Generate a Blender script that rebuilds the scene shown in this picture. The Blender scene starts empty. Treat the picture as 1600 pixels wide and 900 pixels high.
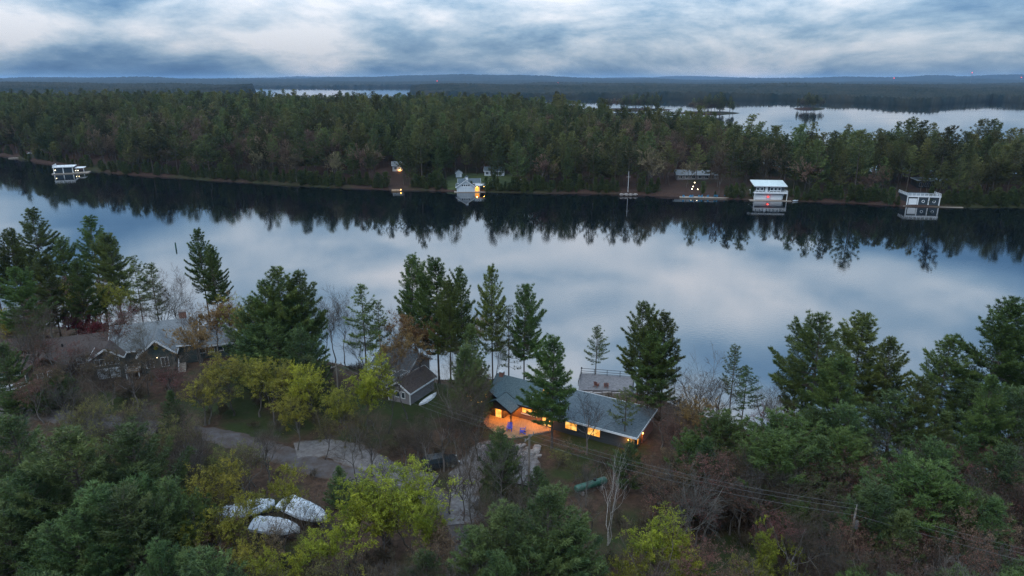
import bpy, math, random
import numpy as np
from mathutils import Vector, Matrix
sc = bpy.context.scene
R = math.radians
# ---------------------------------------------------------------- camera
CAMZ, PITCH, FPX = 50.0, R(17), 1067.0
cd = bpy.data.cameras.new('camera'); cam = bpy.data.objects.new('camera', cd); sc.collection.objects.link(cam)
cam.location = (0, 0, CAMZ); cam.rotation_euler = (R(90) - PITCH, R(0.0), 0)
cd.sensor_width = 36; cd.lens = 36 * FPX / 1600; cd.clip_end = 60000; cd.clip_start = 0.5
sc.camera = cam
# ---------------------------------------------------------------- sky, sun, exposure
SUN_EL, SUN_AZ = R(9), R(215)
SKY_A, SKY_B = (40.2, 11.3, 0.0), (7.7, 21.2, 4.0)
world = bpy.data.worlds.new('World'); sc.world = world; world.use_nodes = True
def build_world():
    nt = world.node_tree; N = nt.nodes; L = nt.links; N.clear()
    out = N.new('ShaderNodeOutputWorld'); bg = N.new('ShaderNodeBackground'); L.new(bg.outputs[0], out.inputs[0])
    tc = N.new('ShaderNodeTexCoord'); sp = N.new('ShaderNodeSeparateXYZ'); L.new(tc.outputs['Generated'], sp.inputs[0])
    def m(op, a, b=None, c=None):
        n = N.new('ShaderNodeMath'); n.operation = op
        for i, v in enumerate((a, b, c)):
            if v is None: continue
            if isinstance(v, (int, float)): n.inputs[i].default_value = v
            else: L.new(v, n.inputs[i])
        return n.outputs[0]
    z = m('MAXIMUM', sp.outputs[2], 0.0)
    # cloud banks: noise over the sky directions, flattened so that banks lie level
    def noise(scale, off, detail, rough, dist, flat):
        mp = N.new('ShaderNodeMapping'); L.new(tc.outputs['Generated'], mp.inputs[0])
        mp.inputs['Location'].default_value = off; mp.inputs['Scale'].default_value = (1, 1, flat)
        t = N.new('ShaderNodeTexNoise'); L.new(mp.outputs[0], t.inputs['Vector'])
        t.inputs['Scale'].default_value = scale; t.inputs['Detail'].default_value = detail
        t.inputs['Roughness'].default_value = rough; t.inputs['Distortion'].default_value = dist
        return t.outputs[0]
    n1 = noise(3.9, SKY_A, 12, 0.60, 0.2, 3.2)
    n2 = noise(1.5, SKY_B, 3, 0.5, 0.2, 4.4)
    mix = m('ADD', m('SUBTRACT', m('MULTIPLY', n1, 0.70), 0.068), m('MULTIPLY', n2, 0.46))
    fl = m('SUBTRACT', 1.0, m('MULTIPLY', m('MINIMUM', m('MAXIMUM', m('MULTIPLY', m('SUBTRACT', z, 0.09), 6.0), 0.0), 1.0), 0.45))
    mix = m('ADD', m('MULTIPLY', m('SUBTRACT', mix, 0.560), fl), m('SUBTRACT', 0.596, m('MULTIPLY', fl, 0.036)))
    rp = N.new('ShaderNodeValToRGB'); L.new(mix, rp.inputs[0]); e = rp.color_ramp.elements
    e[0].position = 0.41; e[0].color = (0.072, 0.172, 0.34, 1)
    e[1].position = 0.635; e[1].color = (0.76, 0.80, 0.88, 1)
    q = rp.color_ramp.elements.new(0.47); q.color = (0.145, 0.28, 0.47, 1)
    q = rp.color_ramp.elements.new(0.525); q.color = (0.285, 0.43, 0.60, 1)
    q = rp.color_ramp.elements.new(0.575); q.color = (0.50, 0.61, 0.74, 1)
    # overcast sky grows brighter with height
    el = m('ADD', m('MULTIPLY', z, 5.4), 0.55)
    el = m('MINIMUM', el, 2.7)
    vm = N.new('ShaderNodeVectorMath'); vm.operation = 'SCALE'; L.new(rp.outputs[0], vm.inputs[0]); L.new(el, vm.inputs[3])
    sky = N.new('ShaderNodeTexSky'); sky.sky_type = 'NISHITA'; sky.sun_disc = False
    sky.sun_elevation = SUN_EL; sky.sun_rotation = SUN_AZ; sky.altitude = 50
    vs = N.new('ShaderNodeVectorMath'); vs.operation = 'SCALE'; L.new(sky.outputs[0], vs.inputs[0]); vs.inputs[3].default_value = 0.06
    mx = N.new('ShaderNodeMix'); mx.data_type = 'RGBA'; mx.inputs[0].default_value = 0.9
    L.new(vs.outputs[0], mx.inputs[6]); L.new(vm.outputs[0], mx.inputs[7])
    L.new(mx.outputs[2], bg.inputs[0]); bg.inputs[1].default_value = 1.0
build_world()
sl = bpy.data.lights.new('sun', 'SUN'); sl.energy = 1.2; sl.angle = R(35); sl.color = (1.0, 0.96, 0.92)
so = bpy.data.objects.new('sun', sl); sc.collection.objects.link(so); so.rotation_euler = (R(38), 0, R(-35))
vsn = sc.view_settings; vsn.view_transform = 'Standard'; vsn.look = 'None'; vsn.exposure = 0.28; vsn.gamma = 1.0
vsn.use_curve_mapping = False
cy = sc.cycles
cy.use_denoising = True; cy.denoising_prefilter = 'NONE'; cy.denoising_input_passes = 'RGB_ALBEDO_NORMAL'
try: cy.denoiser = 'OPENIMAGEDENOISE'
except Exception: pass
cy.max_bounces = 5; cy.diffuse_bounces = 1; cy.glossy_bounces = 2; cy.transmission_bounces = 2; cy.transparent_max_bounces = 4; cy.volume_bounces = 0
cy.caustics_reflective = False; cy.caustics_refractive = False
cy.sample_clamp_indirect = 4.0
# ---------------------------------------------------------------- helpers
COL = sc.collection
def at(u, v, z=0.0):
    X = (u - 800) / FPX; U = (450 - v) / FPX
    d = (X, math.cos(PITCH) + U * math.sin(PITCH), -math.sin(PITCH) + U * math.cos(PITCH))
    t = (z - CAMZ) / d[2]
    return d[0] * t, d[1] * t
def sm(a, b, x):
    t = np.clip((x - a) / (b - a), 0, 1); return t * t * (3 - 2 * t)
def tag(o, label=None, cat=None, group=None, kind=None):
    if label: o['label'] = label
    if cat: o['category'] = cat
    if group: o['group'] = group
    if kind: o['kind'] = kind
    return o
def new_mesh(name, verts, quads=None, tris=None, mats=(), qm=0, tm=0, smooth=False):
    me = bpy.data.meshes.new(name)
    verts = np.asarray(verts, np.float32).reshape(-1, 3)
    q = np.zeros((0, 4), np.int32) if quads is None else np.asarray(quads, np.int32).reshape(-1, 4)
    t = np.zeros((0, 3), np.int32) if tris is None else np.asarray(tris, np.int32).reshape(-1, 3)
    me.vertices.add(len(verts)); me.vertices.foreach_set('co', verts.ravel())
    nl = q.size + t.size
    me.loops.add(nl); me.loops.foreach_set('vertex_index', np.concatenate([q.ravel(), t.ravel()]))
    me.polygons.add(len(q) + len(t))
    ls = np.concatenate([np.arange(len(q)) * 4, q.size + np.arange(len(t)) * 3]).astype(np.int32)
    me.polygons.foreach_set('loop_start', ls)
    mi = np.concatenate([np.full(len(q), qm), np.full(len(t), tm)]).astype(np.int32)
    me.polygons.foreach_set('material_index', mi)
    if smooth: me.polygons.foreach_set('use_smooth', np.ones(len(mi), bool))
    for m_ in mats: me.materials.append(m_)
    me.update(calc_edges=True)
    return me
def link(name, data, parent=None, loc=None):
    o = bpy.data.objects.new(name, data); COL.objects.link(o)
    if parent is not None: o.parent = parent
    if loc is not None: o.location = loc
    return o
def thing(name, label, cat, loc=(0, 0, 0), rz=0.0, group=None):
    o = link(name, None); o.location = loc; o.rotation_euler = (0, 0, rz); o.empty_display_size = 0.5
    return tag(o, label, cat, group)
class MB:
    """collects simple shapes into one mesh"""
    def __init__(s): s.v = []; s.f = []
    def add(s, vs, fs):
        b = len(s.v); s.v += [tuple(v) for v in vs]; s.f += [tuple(i + b for i in f) for f in fs]; return s
    def box(s, x0, x1, y0, y1, z0, z1):
        return s.add([(x0,y0,z0),(x1,y0,z0),(x1,y1,z0),(x0,y1,z0),(x0,y0,z1),(x1,y0,z1),(x1,y1,z1),(x0,y1,z1)],
                     [(0,3,2,1),(4,5,6,7),(0,1,5,4),(1,2,6,5),(2,3,7,6),(3,0,4,7)])
    def prism(s, poly, off):
        n = len(poly); o = Vector(off); p = [Vector(v) for v in poly]
        return s.add([*p, *[v + o for v in p]], [tuple(range(n))[::-1], tuple(range(n, 2*n))] + [(i, (i+1) % n, n + (i+1) % n, n + i) for i in range(n)])
    def bar(s, a, b, w, h=None, up=(0, 0, 1)):
        a = Vector(a); b = Vector(b); h = h or w; d = (b - a).normalized(); u = Vector(up)
        if abs(d.dot(u)) > 0.95: u = Vector((1, 0, 0))
        x = d.cross(u).normalized() * w / 2; y = x.cross(d).normalized() * h / 2
        c = [-x - y, x - y, x + y, -x + y]
        return s.add([a + k for k in c] + [b + k for k in c], [(3,2,1,0),(4,5,6,7)] + [(i, (i+1) % 4, 4 + (i+1) % 4, 4 + i) for i in range(4)])
    def cyl(s, a, b, r0, r1=None, n=10):
        a = Vector(a); b = Vector(b); r1 = r0 if r1 is None else r1; d = (b - a).normalized()
        u = Vector((0, 0, 1)) if abs(d.z) < 0.9 else Vector((1, 0, 0)); x = d.cross(u).normalized(); y = d.cross(x)
        vs = [c + (x * math.cos(t) + y * math.sin(t)) * r for c, r in ((a, r0), (b, r1)) for t in [2 * math.pi * i / n for i in range(n)]]
        return s.add(vs, [tuple(range(n)), tuple(range(n, 2*n))[::-1]] + [(i, n + i, n + (i+1) % n, (i+1) % n) for i in range(n)])
    def build(s, name, mat, parent=None, smooth=False):
        me = bpy.data.meshes.new(name); me.from_pydata([tuple(v) for v in s.v], [], s.f); me.materials.append(mat)
        if smooth: me.polygons.foreach_set('use_smooth', np.ones(len(me.polygons), bool))
        me.update(); return link(name, me, parent)
# ---------------------------------------------------------------- materials
MATS = {}
def mat(name, c1, c2=None, rough=0.8, scale=3.0, bump=0.0, spec=0.25, rnd=0.0, trans=0.0, emit=None, estr=0.0, metal=0.0, stretch=(1, 1, 1), detail=5, lo=0.35, hi=0.68):
    m = bpy.data.materials.new(name); m.use_nodes = True; nt = m.node_tree; N = nt.nodes; L = nt.links
    b = N['Principled BSDF']; out = N['Material Output']
    b.inputs['Roughness'].default_value = rough; b.inputs['Specular IOR Level'].default_value = spec; b.inputs['Metallic'].default_value = metal
    b.inputs['Base Color'].default_value = (*c1, 1)
    if c2 is not None:
        tc = N.new('ShaderNodeTexCoord'); mp = N.new('ShaderNodeMapping'); L.new(tc.outputs['Object'], mp.inputs[0]); mp.inputs['Scale'].default_value = stretch
        t = N.new('ShaderNodeTexNoise'); L.new(mp.outputs[0], t.inputs['Vector']); t.inputs['Scale'].default_value = scale; t.inputs['Detail'].default_value = detail; t.inputs['Roughness'].default_value = 0.62
        r = N.new('ShaderNodeValToRGB'); L.new(t.outputs[0], r.inputs[0])
        r.color_ramp.elements[0].position = lo; r.color_ramp.elements[0].color = (*c1, 1)
        r.color_ramp.elements[1].position = hi; r.color_ramp.elements[1].color = (*c2, 1)
        col = r.outputs[0]
        if rnd:
            oi = N.new('ShaderNodeObjectInfo'); hs = N.new('ShaderNodeHueSaturation')
            a = N.new('ShaderNodeMapRange'); L.new(oi.outputs['Random'], a.inputs[0]); a.inputs[3].default_value = 1 - rnd; a.inputs[4].default_value = 1 + rnd
            mm = N.new('ShaderNodeMath'); mm.operation = 'MULTIPLY'; L.new(oi.outputs['Random'], mm.inputs[0]); mm.inputs[1].default_value = 7.31
            fr = N.new('ShaderNodeMath'); fr.operation = 'FRACT'; L.new(mm.outputs[0], fr.inputs[0])
            h = N.new('ShaderNodeMapRange'); L.new(fr.outputs[0], h.inputs[0]); h.inputs[3].default_value = 0.5 - 0.06 * rnd; h.inputs[4].default_value = 0.5 + 0.09 * rnd
            L.new(a.outputs[0], hs.inputs['Value']); L.new(h.outputs[0], hs.inputs['Hue']); L.new(col, hs.inputs['Color']); col = hs.outputs[0]
        L.new(col, b.inputs['Base Color'])
        if bump:
            bp = N.new('ShaderNodeBump'); bp.inputs['Strength'].default_value = bump; bp.inputs['Distance'].default_value = 0.05
            L.new(t.outputs[0], bp.inputs['Height']); L.new(bp.outputs[0], b.inputs['Normal'])
        if trans:
            tr = N.new('ShaderNodeBsdfTranslucent'); L.new(col, tr.inputs[0]); mx = N.new('ShaderNodeMixShader'); mx.inputs[0].default_value = trans
            L.new(b.outputs[0], mx.inputs[1]); L.new(tr.outputs[0], mx.inputs[2]); L.new(mx.outputs[0], out.inputs[0])
    if emit:
        b.inputs['Emission Color'].default_value = (*emit, 1); b.inputs['Emission Strength'].default_value = estr
    MATS[name] = m; return m
M = MATS
mat('pine_needles', (0.026, 0.046, 0.012), (0.118, 0.152, 0.036), 0.6, 0.35, rnd=0.35, trans=0.15)
mat('dark_needles', (0.022, 0.042, 0.016), (0.098, 0.134, 0.038), 0.6, 0.4, rnd=0.30, trans=0.15)
mat('fresh_needles', (0.028, 0.052, 0.013), (0.098, 0.136, 0.033), 0.6, 0.5, rnd=0.2, trans=0.25)
mat('far_needles', (0.028, 0.038, 0.013), (0.122, 0.128, 0.040), 0.7, 0.12, rnd=0.55, trans=0.12)
mat('cedar_leaves', (0.030, 0.048, 0.014), (0.080, 0.095, 0.026), 0.7, 0.3, rnd=0.25, trans=0.2)
mat('chartreuse_leaves', (0.10, 0.125, 0.012), (0.33, 0.33, 0.028), 0.5, 0.5, rnd=0.22, trans=0.35)
mat('ochre_leaves', (0.095, 0.10, 0.016), (0.30, 0.27, 0.032), 0.5, 0.5, rnd=0.2, trans=0.3)
mat('bronze_leaves', (0.13, 0.075, 0.028), (0.22, 0.13, 0.045), 0.6, 0.5, rnd=0.2, trans=0.3)
mat('crimson_leaves', (0.13, 0.022, 0.040), (0.21, 0.040, 0.060), 0.6, 0.5, rnd=0.2, trans=0.3)
mat('red_buds', (0.11, 0.042, 0.040), (0.17, 0.075, 0.060), 0.7, 0.4, rnd=0.2, trans=0.2)
mat('rusty_buds', (0.085, 0.060, 0.038), (0.165, 0.122, 0.078), 0.8, 0.15, rnd=0.6, trans=0.15)
mat('bark', (0.045, 0.036, 0.030), (0.095, 0.080, 0.068), 0.9, 2.5, stretch=(1, 1, .25), rnd=0.2)
mat('grey_bark', (0.060, 0.054, 0.048), (0.135, 0.122, 0.112), 0.9, 2.0, stretch=(1, 1, .3), rnd=0.3)
mat('brown_twigs', (0.036, 0.027, 0.020), (0.088, 0.066, 0.048), 0.9, 1.0, rnd=0.45)
mat('grey_twigs', (0.042, 0.038, 0.034), (0.10, 0.092, 0.082), 0.9, 1.0, rnd=0.4)
mat('olive_buds', (0.085, 0.085, 0.022), (0.16, 0.15, 0.04), 0.7, 0.6, rnd=0.35, trans=0.25)
mat('brown_buds', (0.085, 0.050, 0.034), (0.15, 0.095, 0.06), 0.7, 0.6, rnd=0.35, trans=0.25)
mat('birch_bark', (0.20, 0.19, 0.18), (0.46, 0.44, 0.42), 0.7, 3.0, stretch=(1, 1, 2))
# ---------------------------------------------------------------- terrain shape
NS = np.array([(-400, 190), (-200, 160), (-109.7, 139), (-82.9, 134), (-60.5, 128.3), (-38.8, 119), (-22.9, 112), (-6.6, 107.5), (5.4, 106), (12, 105), (22, 103.5), (29.8, 95.6), (38.3, 87.7), (51.1, 79.7), (65.2, 75.7), (110, 68), (400, 60)], float)
def vnoise(x, y, s, seed=0):
    """smooth value noise built from a few sines: cheap and tileless over the scene"""
    r = np.random.RandomState(seed); o = 0
    for k in range(5):
        a = r.uniform(0, 2 * np.pi); f = s * r.uniform(0.6, 1.7); p = r.uniform(0, 6.28)
        o = o + np.sin((x * np.cos(a) + y * np.sin(a)) * f + p + 1.3 * np.sin((x * np.sin(a) - y * np.cos(a)) * f * 0.7 + p * 2))
    return o / 5
def near_d(x, y):
    return (np.interp(x, NS[:, 0], NS[:, 1]) - y) * 0.92 + 1.2 * vnoise(x, y, 0.25, 5)
def near_h(x, y):
    x = np.asarray(x, float); y = np.asarray(y, float)
    d = near_d(x, y)
    z = -2.5 + 2.5 * sm(-6, 0, d) + 4.0 * sm(-0.5, 12, d)
    return z + (0.14 * vnoise(x, y, 0.5, 1) + 0.10 * vnoise(x, y, 1.3, 2)) * sm(2, 10, d)
# the opposite shore: front and back edge by bearing (x / y)
def bear(u, v):
    X = (u - 800) / FPX; U = (450 - v) / FPX
    return X / (math.cos(PITCH) + U * math.sin(PITCH))
FPTS = [(-300, 205), (-120, 228), (0, 243), (90, 259), (150, 268), (330, 283), (600, 297), (800, 300), (1000, 305), (1200, 312.5), (1400, 321), (1600, 326), (1800, 332), (2100, 340)]
FR = np.array([(bear(u, v), at(u, v)[1]) for u, v in FPTS])
BR = np.array([(bear(u, 160), y) for u, y in [(-400, 1100), (0, 1050), (130, 1000), (260, 1050), (420, 980), (650, 960), (780, 1040), (840, 860), (900, 660), (960, 580), (1060, 545), (1110, 500), (1150, 455), (1200, 415), (1260, 390), (1350, 375), (1450, 385), (1600, 372), (1900, 360), (2200, 380)]])
def far_edges(x, y):
    r = x / np.maximum(y, 1.0)
    j = 4 * vnoise(x, y * 0, 0.06, 8)
    return y - (np.interp(r, FR[:, 0], FR[:, 1]) + j), np.interp(r, BR[:, 0], BR[:, 1]) - y
def far_h(x, y):
    x = np.asarray(x, float); y = np.asarray(y, float)
    df, db = far_edges(x, y)
    d = np.minimum(df, db * 0.5)
    return -2.5 + 2.5 * sm(-5, 0, d) + 1.6 * sm(-0.3, 2.5, d) + 7.5 * sm(5, 75, d) + (2.6 * vnoise(x, y, 0.022, 3) + 4.0 * vnoise(x, y, 0.007, 4)) * sm(10, 70, d)
# ---------------------------------------------------------------- ground, water
def ground_mat(name, litter, dark, green, gs, stones=None):
    m = bpy.data.materials.new(name); m.use_nodes = True; N = m.node_tree.nodes; L = m.node_tree.links; b = N['Principled BSDF']
    b.inputs['Roughness'].default_value = 0.95; b.inputs['Specular IOR Level'].default_value = 0.1
    tc = N.new('ShaderNodeTexCoord')
    def nz(s, d, r=0.65):
        t = N.new('ShaderNodeTexNoise'); L.new(tc.outputs['Object'], t.inputs['Vector']); t.inputs['Scale'].default_value = s; t.inputs['Detail'].default_value = d; t.inputs['Roughness'].default_value = r; return t
    a = nz(1.6, 8, 0.75); g = nz(gs, 5)
    r1 = N.new('ShaderNodeValToRGB'); L.new(a.outputs[0], r1.inputs[0]); r1.color_ramp.elements[0].position = .35; r1.color_ramp.elements[1].position = .68
    r1.color_ramp.elements[0].color = (*dark, 1); r1.color_ramp.elements[1].color = (*litter, 1)
    r2 = N.new('ShaderNodeValToRGB'); L.new(g.outputs[0], r2.inputs[0]); r2.color_ramp.elements[0].position = .48; r2.color_ramp.elements[1].position = .58
    mx = N.new('ShaderNodeMix'); mx.data_type = 'RGBA'; L.new(r2.outputs[0], mx.inputs[0]); L.new(r1.outputs[0], mx.inputs[6])
    gm = N.new('ShaderNodeMix'); gm.data_type = 'RGBA'; L.new(a.outputs[0], gm.inputs[0]); gm.inputs[6].default_value = (*[c * .55 for c in green], 1); gm.inputs[7].default_value = (*[c * 1.4 for c in green], 1)
    L.new(gm.outputs[2], mx.inputs[7]); L.new(mx.outputs[2], b.inputs['Base Color'])
    bp = N.new('ShaderNodeBump'); bp.inputs['Strength'].default_value = 0.6; bp.inputs['Distance'].default_value = 0.15; L.new(a.outputs[0], bp.inputs['Height']); L.new(bp.outputs[0], b.inputs['Normal'])
    MATS[name] = m; return m
ground_mat('leaf_litter', (0.080, 0.050, 0.034), (0.026, 0.018, 0.014), (0.026, 0.036, 0.013), 0.07)
ground_mat('far_floor', (0.060, 0.034, 0.026), (0.022, 0.016, 0.013), (0.026, 0.028, 0.013), 0.02)
def grid_obj(name, xs, ys, hf, m):
    X, Y = np.meshgrid(xs, ys); Z = hf(X, Y); nx = len(xs); ny = len(ys)
    v = np.stack([X, Y, Z], -1).reshape(-1, 3)
    i = (np.arange(ny - 1)[:, None] * nx + np.arange(nx - 1)[None]).ravel()
    o = link(name, new_mesh(name, v, np.stack([i, i + 1, i + nx + 1, i + nx], 1), mats=[m], smooth=True)); return o
g = grid_obj('ground', np.concatenate([np.linspace(-600, -150, 30), np.linspace(-148, 120, 180), np.linspace(125, 600, 30)]), np.concatenate([np.linspace(-900, 20, 40), np.linspace(22, 150, 110), np.linspace(152, 230, 30)]), near_h, M['leaf_litter'])
tag(g, kind='structure')
def far_grid():
    r = np.linspace(-1.35, 1.35, 420); t = np.concatenate([np.linspace(-0.06, 0.35, 60), np.linspace(0.37, 1.05, 50)])
    Rr, T = np.meshgrid(r, t)
    y0 = np.interp(Rr, FR[:, 0], FR[:, 1]); y1 = np.interp(Rr, BR[:, 0], BR[:, 1])
    Y = y0 + (y1 - y0) * T; X = Rr * Y; Z = far_h(X, Y)
    v = np.stack([X, Y, Z], -1).reshape(-1, 3); nx = len(r); ny = len(t)
    i = (np.arange(ny - 1)[:, None] * nx + np.arange(nx - 1)[None]).ravel()
    tag(link('far_shore_ground', new_mesh('far_shore_ground', v, np.stack([i, i + 1, i + nx + 1, i + nx], 1), mats=[M['far_floor']], smooth=True)), kind='structure')
far_grid()
def water():
    m = bpy.data.materials.new('lake_water'); m.use_nodes = True; N = m.node_tree.nodes; L = m.node_tree.links; b = N['Principled BSDF']
    b.inputs['Base Color'].default_value = (0.0012, 0.003, 0.005, 1); b.inputs['Roughness'].default_value = 0.03; b.inputs['IOR'].default_value = 2.2
    tc = N.new('ShaderNodeTexCoord')
    def nz(s, sx, sy, d):
        mp = N.new('ShaderNodeMapping'); L.new(tc.outputs['Object'], mp.inputs[0]); mp.inputs['Scale'].default_value = (sx, sy, 1); mp.inputs['Rotation'].default_value = (0, 0, R(12))
        t = N.new('ShaderNodeTexNoise'); L.new(mp.outputs[0], t.inputs['Vector']); t.inputs['Scale'].default_value = s; t.inputs['Detail'].default_value = d; return t.outputs[0]
    rip = nz(1.1, 1, 1.6, 3); patch = nz(0.012, 1, 2.2, 3)
    rr = N.new('ShaderNodeValToRGB'); L.new(patch, rr.inputs[0]); rr.color_ramp.elements[0].position = .40; rr.color_ramp.elements[1].position = .62
    rr.color_ramp.elements[0].color = (.10, .10, .10, 1); rr.color_ramp.elements[1].color = (1, 1, 1, 1)
    ml = N.new('ShaderNodeMath'); ml.operation = 'MULTIPLY'; L.new(rr.outputs[0], ml.inputs[0]); ml.inputs[1].default_value = 0.15
    bp = N.new('ShaderNodeBump'); bp.inputs['Distance'].default_value = 0.05; L.new(ml.outputs[0], bp.inputs['Strength']); L.new(rip, bp.inputs['Height']); L.new(bp.outputs[0], b.inputs['Normal'])
    s = 16000
    me = new_mesh('lake_water', [(-s, -900, 0), (s, -900, 0), (s, 1.1 * s, 0), (-s, 1.1 * s, 0)], [(0, 1, 2, 3)], mats=[m])
    tag(link('lake_water', me), kind='structure')
water()
# ---------------------------------------------------------------- distant wooded land beyond the opposite shore
def far_land():
    m = mat('distant_canopy', (0.010, 0.018, 0.016), (0.034, 0.034, 0.026), 0.95, 0.02, detail=9, lo=.38, hi=.66, spec=0.05)
    # (bearing, near edge, far edge) of each wooded land mass, metres
    B = lambda u: bear(u, 150)
    lands = [
        ('wooded_headland', [(B(-300), 1750, 3300), (B(0), 1720, 3200), (B(80), 1650, 3100), (B(200), 1500, 3000), (B(330), 1700, 2700), (B(395), 2300, 2600), (B(402), 2440, 2450)], 26, 20),
        ('wooded_island', [(B(640), 2900, 2910), (B(660), 2350, 3700), (B(760), 2050, 3800), (B(870), 2000, 4200), (B(1000), 1900, 4300), (B(1120), 1800, 4300), (B(1230), 1750, 4200), (B(1330), 1620, 4200), (B(1400), 1440, 4000), (B(1455), 1390, 3800), (B(1510), 1600, 3800), (B(1550), 1680, 3800), (B(1600), 1560, 3800), (B(1700), 1450, 3800), (B(2000), 1250, 3600)], 18, 19),
        ('distant_hills', [(B(-400), 5200, 15000), (B(100), 4700, 15000), (B(380), 4500, 15000), (B(520), 4300, 15000), (B(650), 4600, 15000), (B(900), 5600, 15000), (B(1300), 5600, 15000), (B(2100), 5200, 15000)], 34, 18)]
    for name, pts, hill, can in lands:
        p = np.array(pts); r = np.linspace(p[0, 0], p[-1, 0], int(800 * (p[-1, 0] - p[0, 0]) / 1.6) + 60)
        t = np.concatenate([[0, 0.0005], np.linspace(0.004, 0.25, 70), np.linspace(0.26, 1, 60)])
        Rr, T = np.meshgrid(r, t); y0 = np.interp(Rr, p[:, 0], p[:, 1]); y1 = np.interp(Rr, p[:, 0], p[:, 2])
        y0 = y0 + 30 * vnoise(Rr * 900, Rr * 0, 0.05, 11)
        Y = y0 + np.maximum(y1 - y0, 1) * T; X = Rr * Y
        rng = np.random.RandomState(4)
        sc_ = 1000. / np.mean(p[:, 1])
        h = can * (0.72 + 0.28 * vnoise(X, Y, 0.02 * sc_, 21)) + rng.uniform(-3.5, 4.5, X.shape) * (1 if name != 'distant_hills' else 1.6)
        if name == 'distant_hills': h += (8 + 74 * np.clip(.42 + .9 * vnoise(X, Y, .0011, 31) + .35 * vnoise(X, Y, .004, 32), 0, 1.3)) * sm(0, 0.4, T)
        else: h += hill * (0.55 + 0.6 * vnoise(X, Y, 0.004 * sc_, 31) + 0.3 * vnoise(X, Y, 0.012 * sc_, 32)) * sm(0, 0.3, T)
        Z = np.where(T <= 0, -1, h * (T < 1) - 1 * (T >= 1))
        Z = Z * np.clip((y1 - y0) / 250, 0.05, 1)
        v = np.stack([X, Y, Z], -1).reshape(-1, 3); nx = len(r); ny = len(t)
        i = (np.arange(ny - 1)[:, None] * nx + np.arange(nx - 1)[None]).ravel()
        o = link(name, new_mesh(name, v, np.stack([i, i + 1, i + nx + 1, i + nx], 1), mats=[m]))
        tag(o, {'wooded_headland': 'dark wooded headland across the far bay', 'wooded_island': 'long low wooded land beyond the bright bay', 'distant_hills': 'blue wooded hills along the horizon'}[name], 'woodland', kind='stuff')
far_land()
# ---------------------------------------------------------------- tree shapes
def nrm(a): return a / np.maximum(np.linalg.norm(a, axis=-1, keepdims=True), 1e-9)
def tubes(P, Rd, sides):
    """P (n,k,3) polylines, Rd (n,k) radii -> verts, quads"""
    n, k, _ = P.shape
    T = np.empty_like(P); T[:, 1:-1] = P[:, 2:] - P[:, :-2]; T[:, 0] = P[:, 1] - P[:, 0]; T[:, -1] = P[:, -1] - P[:, -2]; T = nrm(T)
    ref = np.where(np.abs(T[:, :1, 2:3]) > 0.8, np.array([1., 0.1, 0]), np.array([0, 0.1, 1.])) * np.ones_like(T)
    U = nrm(np.cross(T, ref)); V = np.cross(T, U)
    a = np.arange(sides) * 2 * np.pi / sides
    ring = P[:, :, None] + Rd[:, :, None, None] * (U[:, :, None] * np.cos(a)[:, None] + V[:, :, None] * np.sin(a)[:, None])
    base = (np.arange(n)[:, None, None] * k + np.arange(k - 1)[None, :, None]) * sides
    j = np.arange(sides)[None, None]; j2 = (j + 1) % sides
    q = np.stack(np.broadcast_arrays(base + j, base + j2, base + sides + j2, base + sides + j), -1).reshape(-1, 4)
    return ring.reshape(-1, 3), q
def cat(parts):
    V = []; Q = []; b = 0
    for v, q in parts: V.append(v); Q.append(q + b); b += len(v)
    return np.concatenate(V), np.concatenate(Q)
def blades(C, D, B, ln, w, rng, spread=0.55):
    """B thin triangles leaving each tuft centre C roughly along D"""
    n = len(C); d = nrm(np.repeat(nrm(D), B, 0) + spread * rng.normal(size=(n * B, 3)))
    c = np.repeat(C, B, 0) + rng.normal(size=(n * B, 3)) * ln * 0.18
    s = nrm(np.cross(d, rng.normal(size=(n * B, 3)))) * w * rng.uniform(.6, 1.2, (n * B, 1)) / 2
    l = ln * rng.uniform(.65, 1.25, (n * B, 1))
    v = np.stack([c - s, c + s, c + d * l], 1).reshape(-1, 3)
    return v, np.arange(n * B * 3).reshape(-1, 3)
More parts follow.
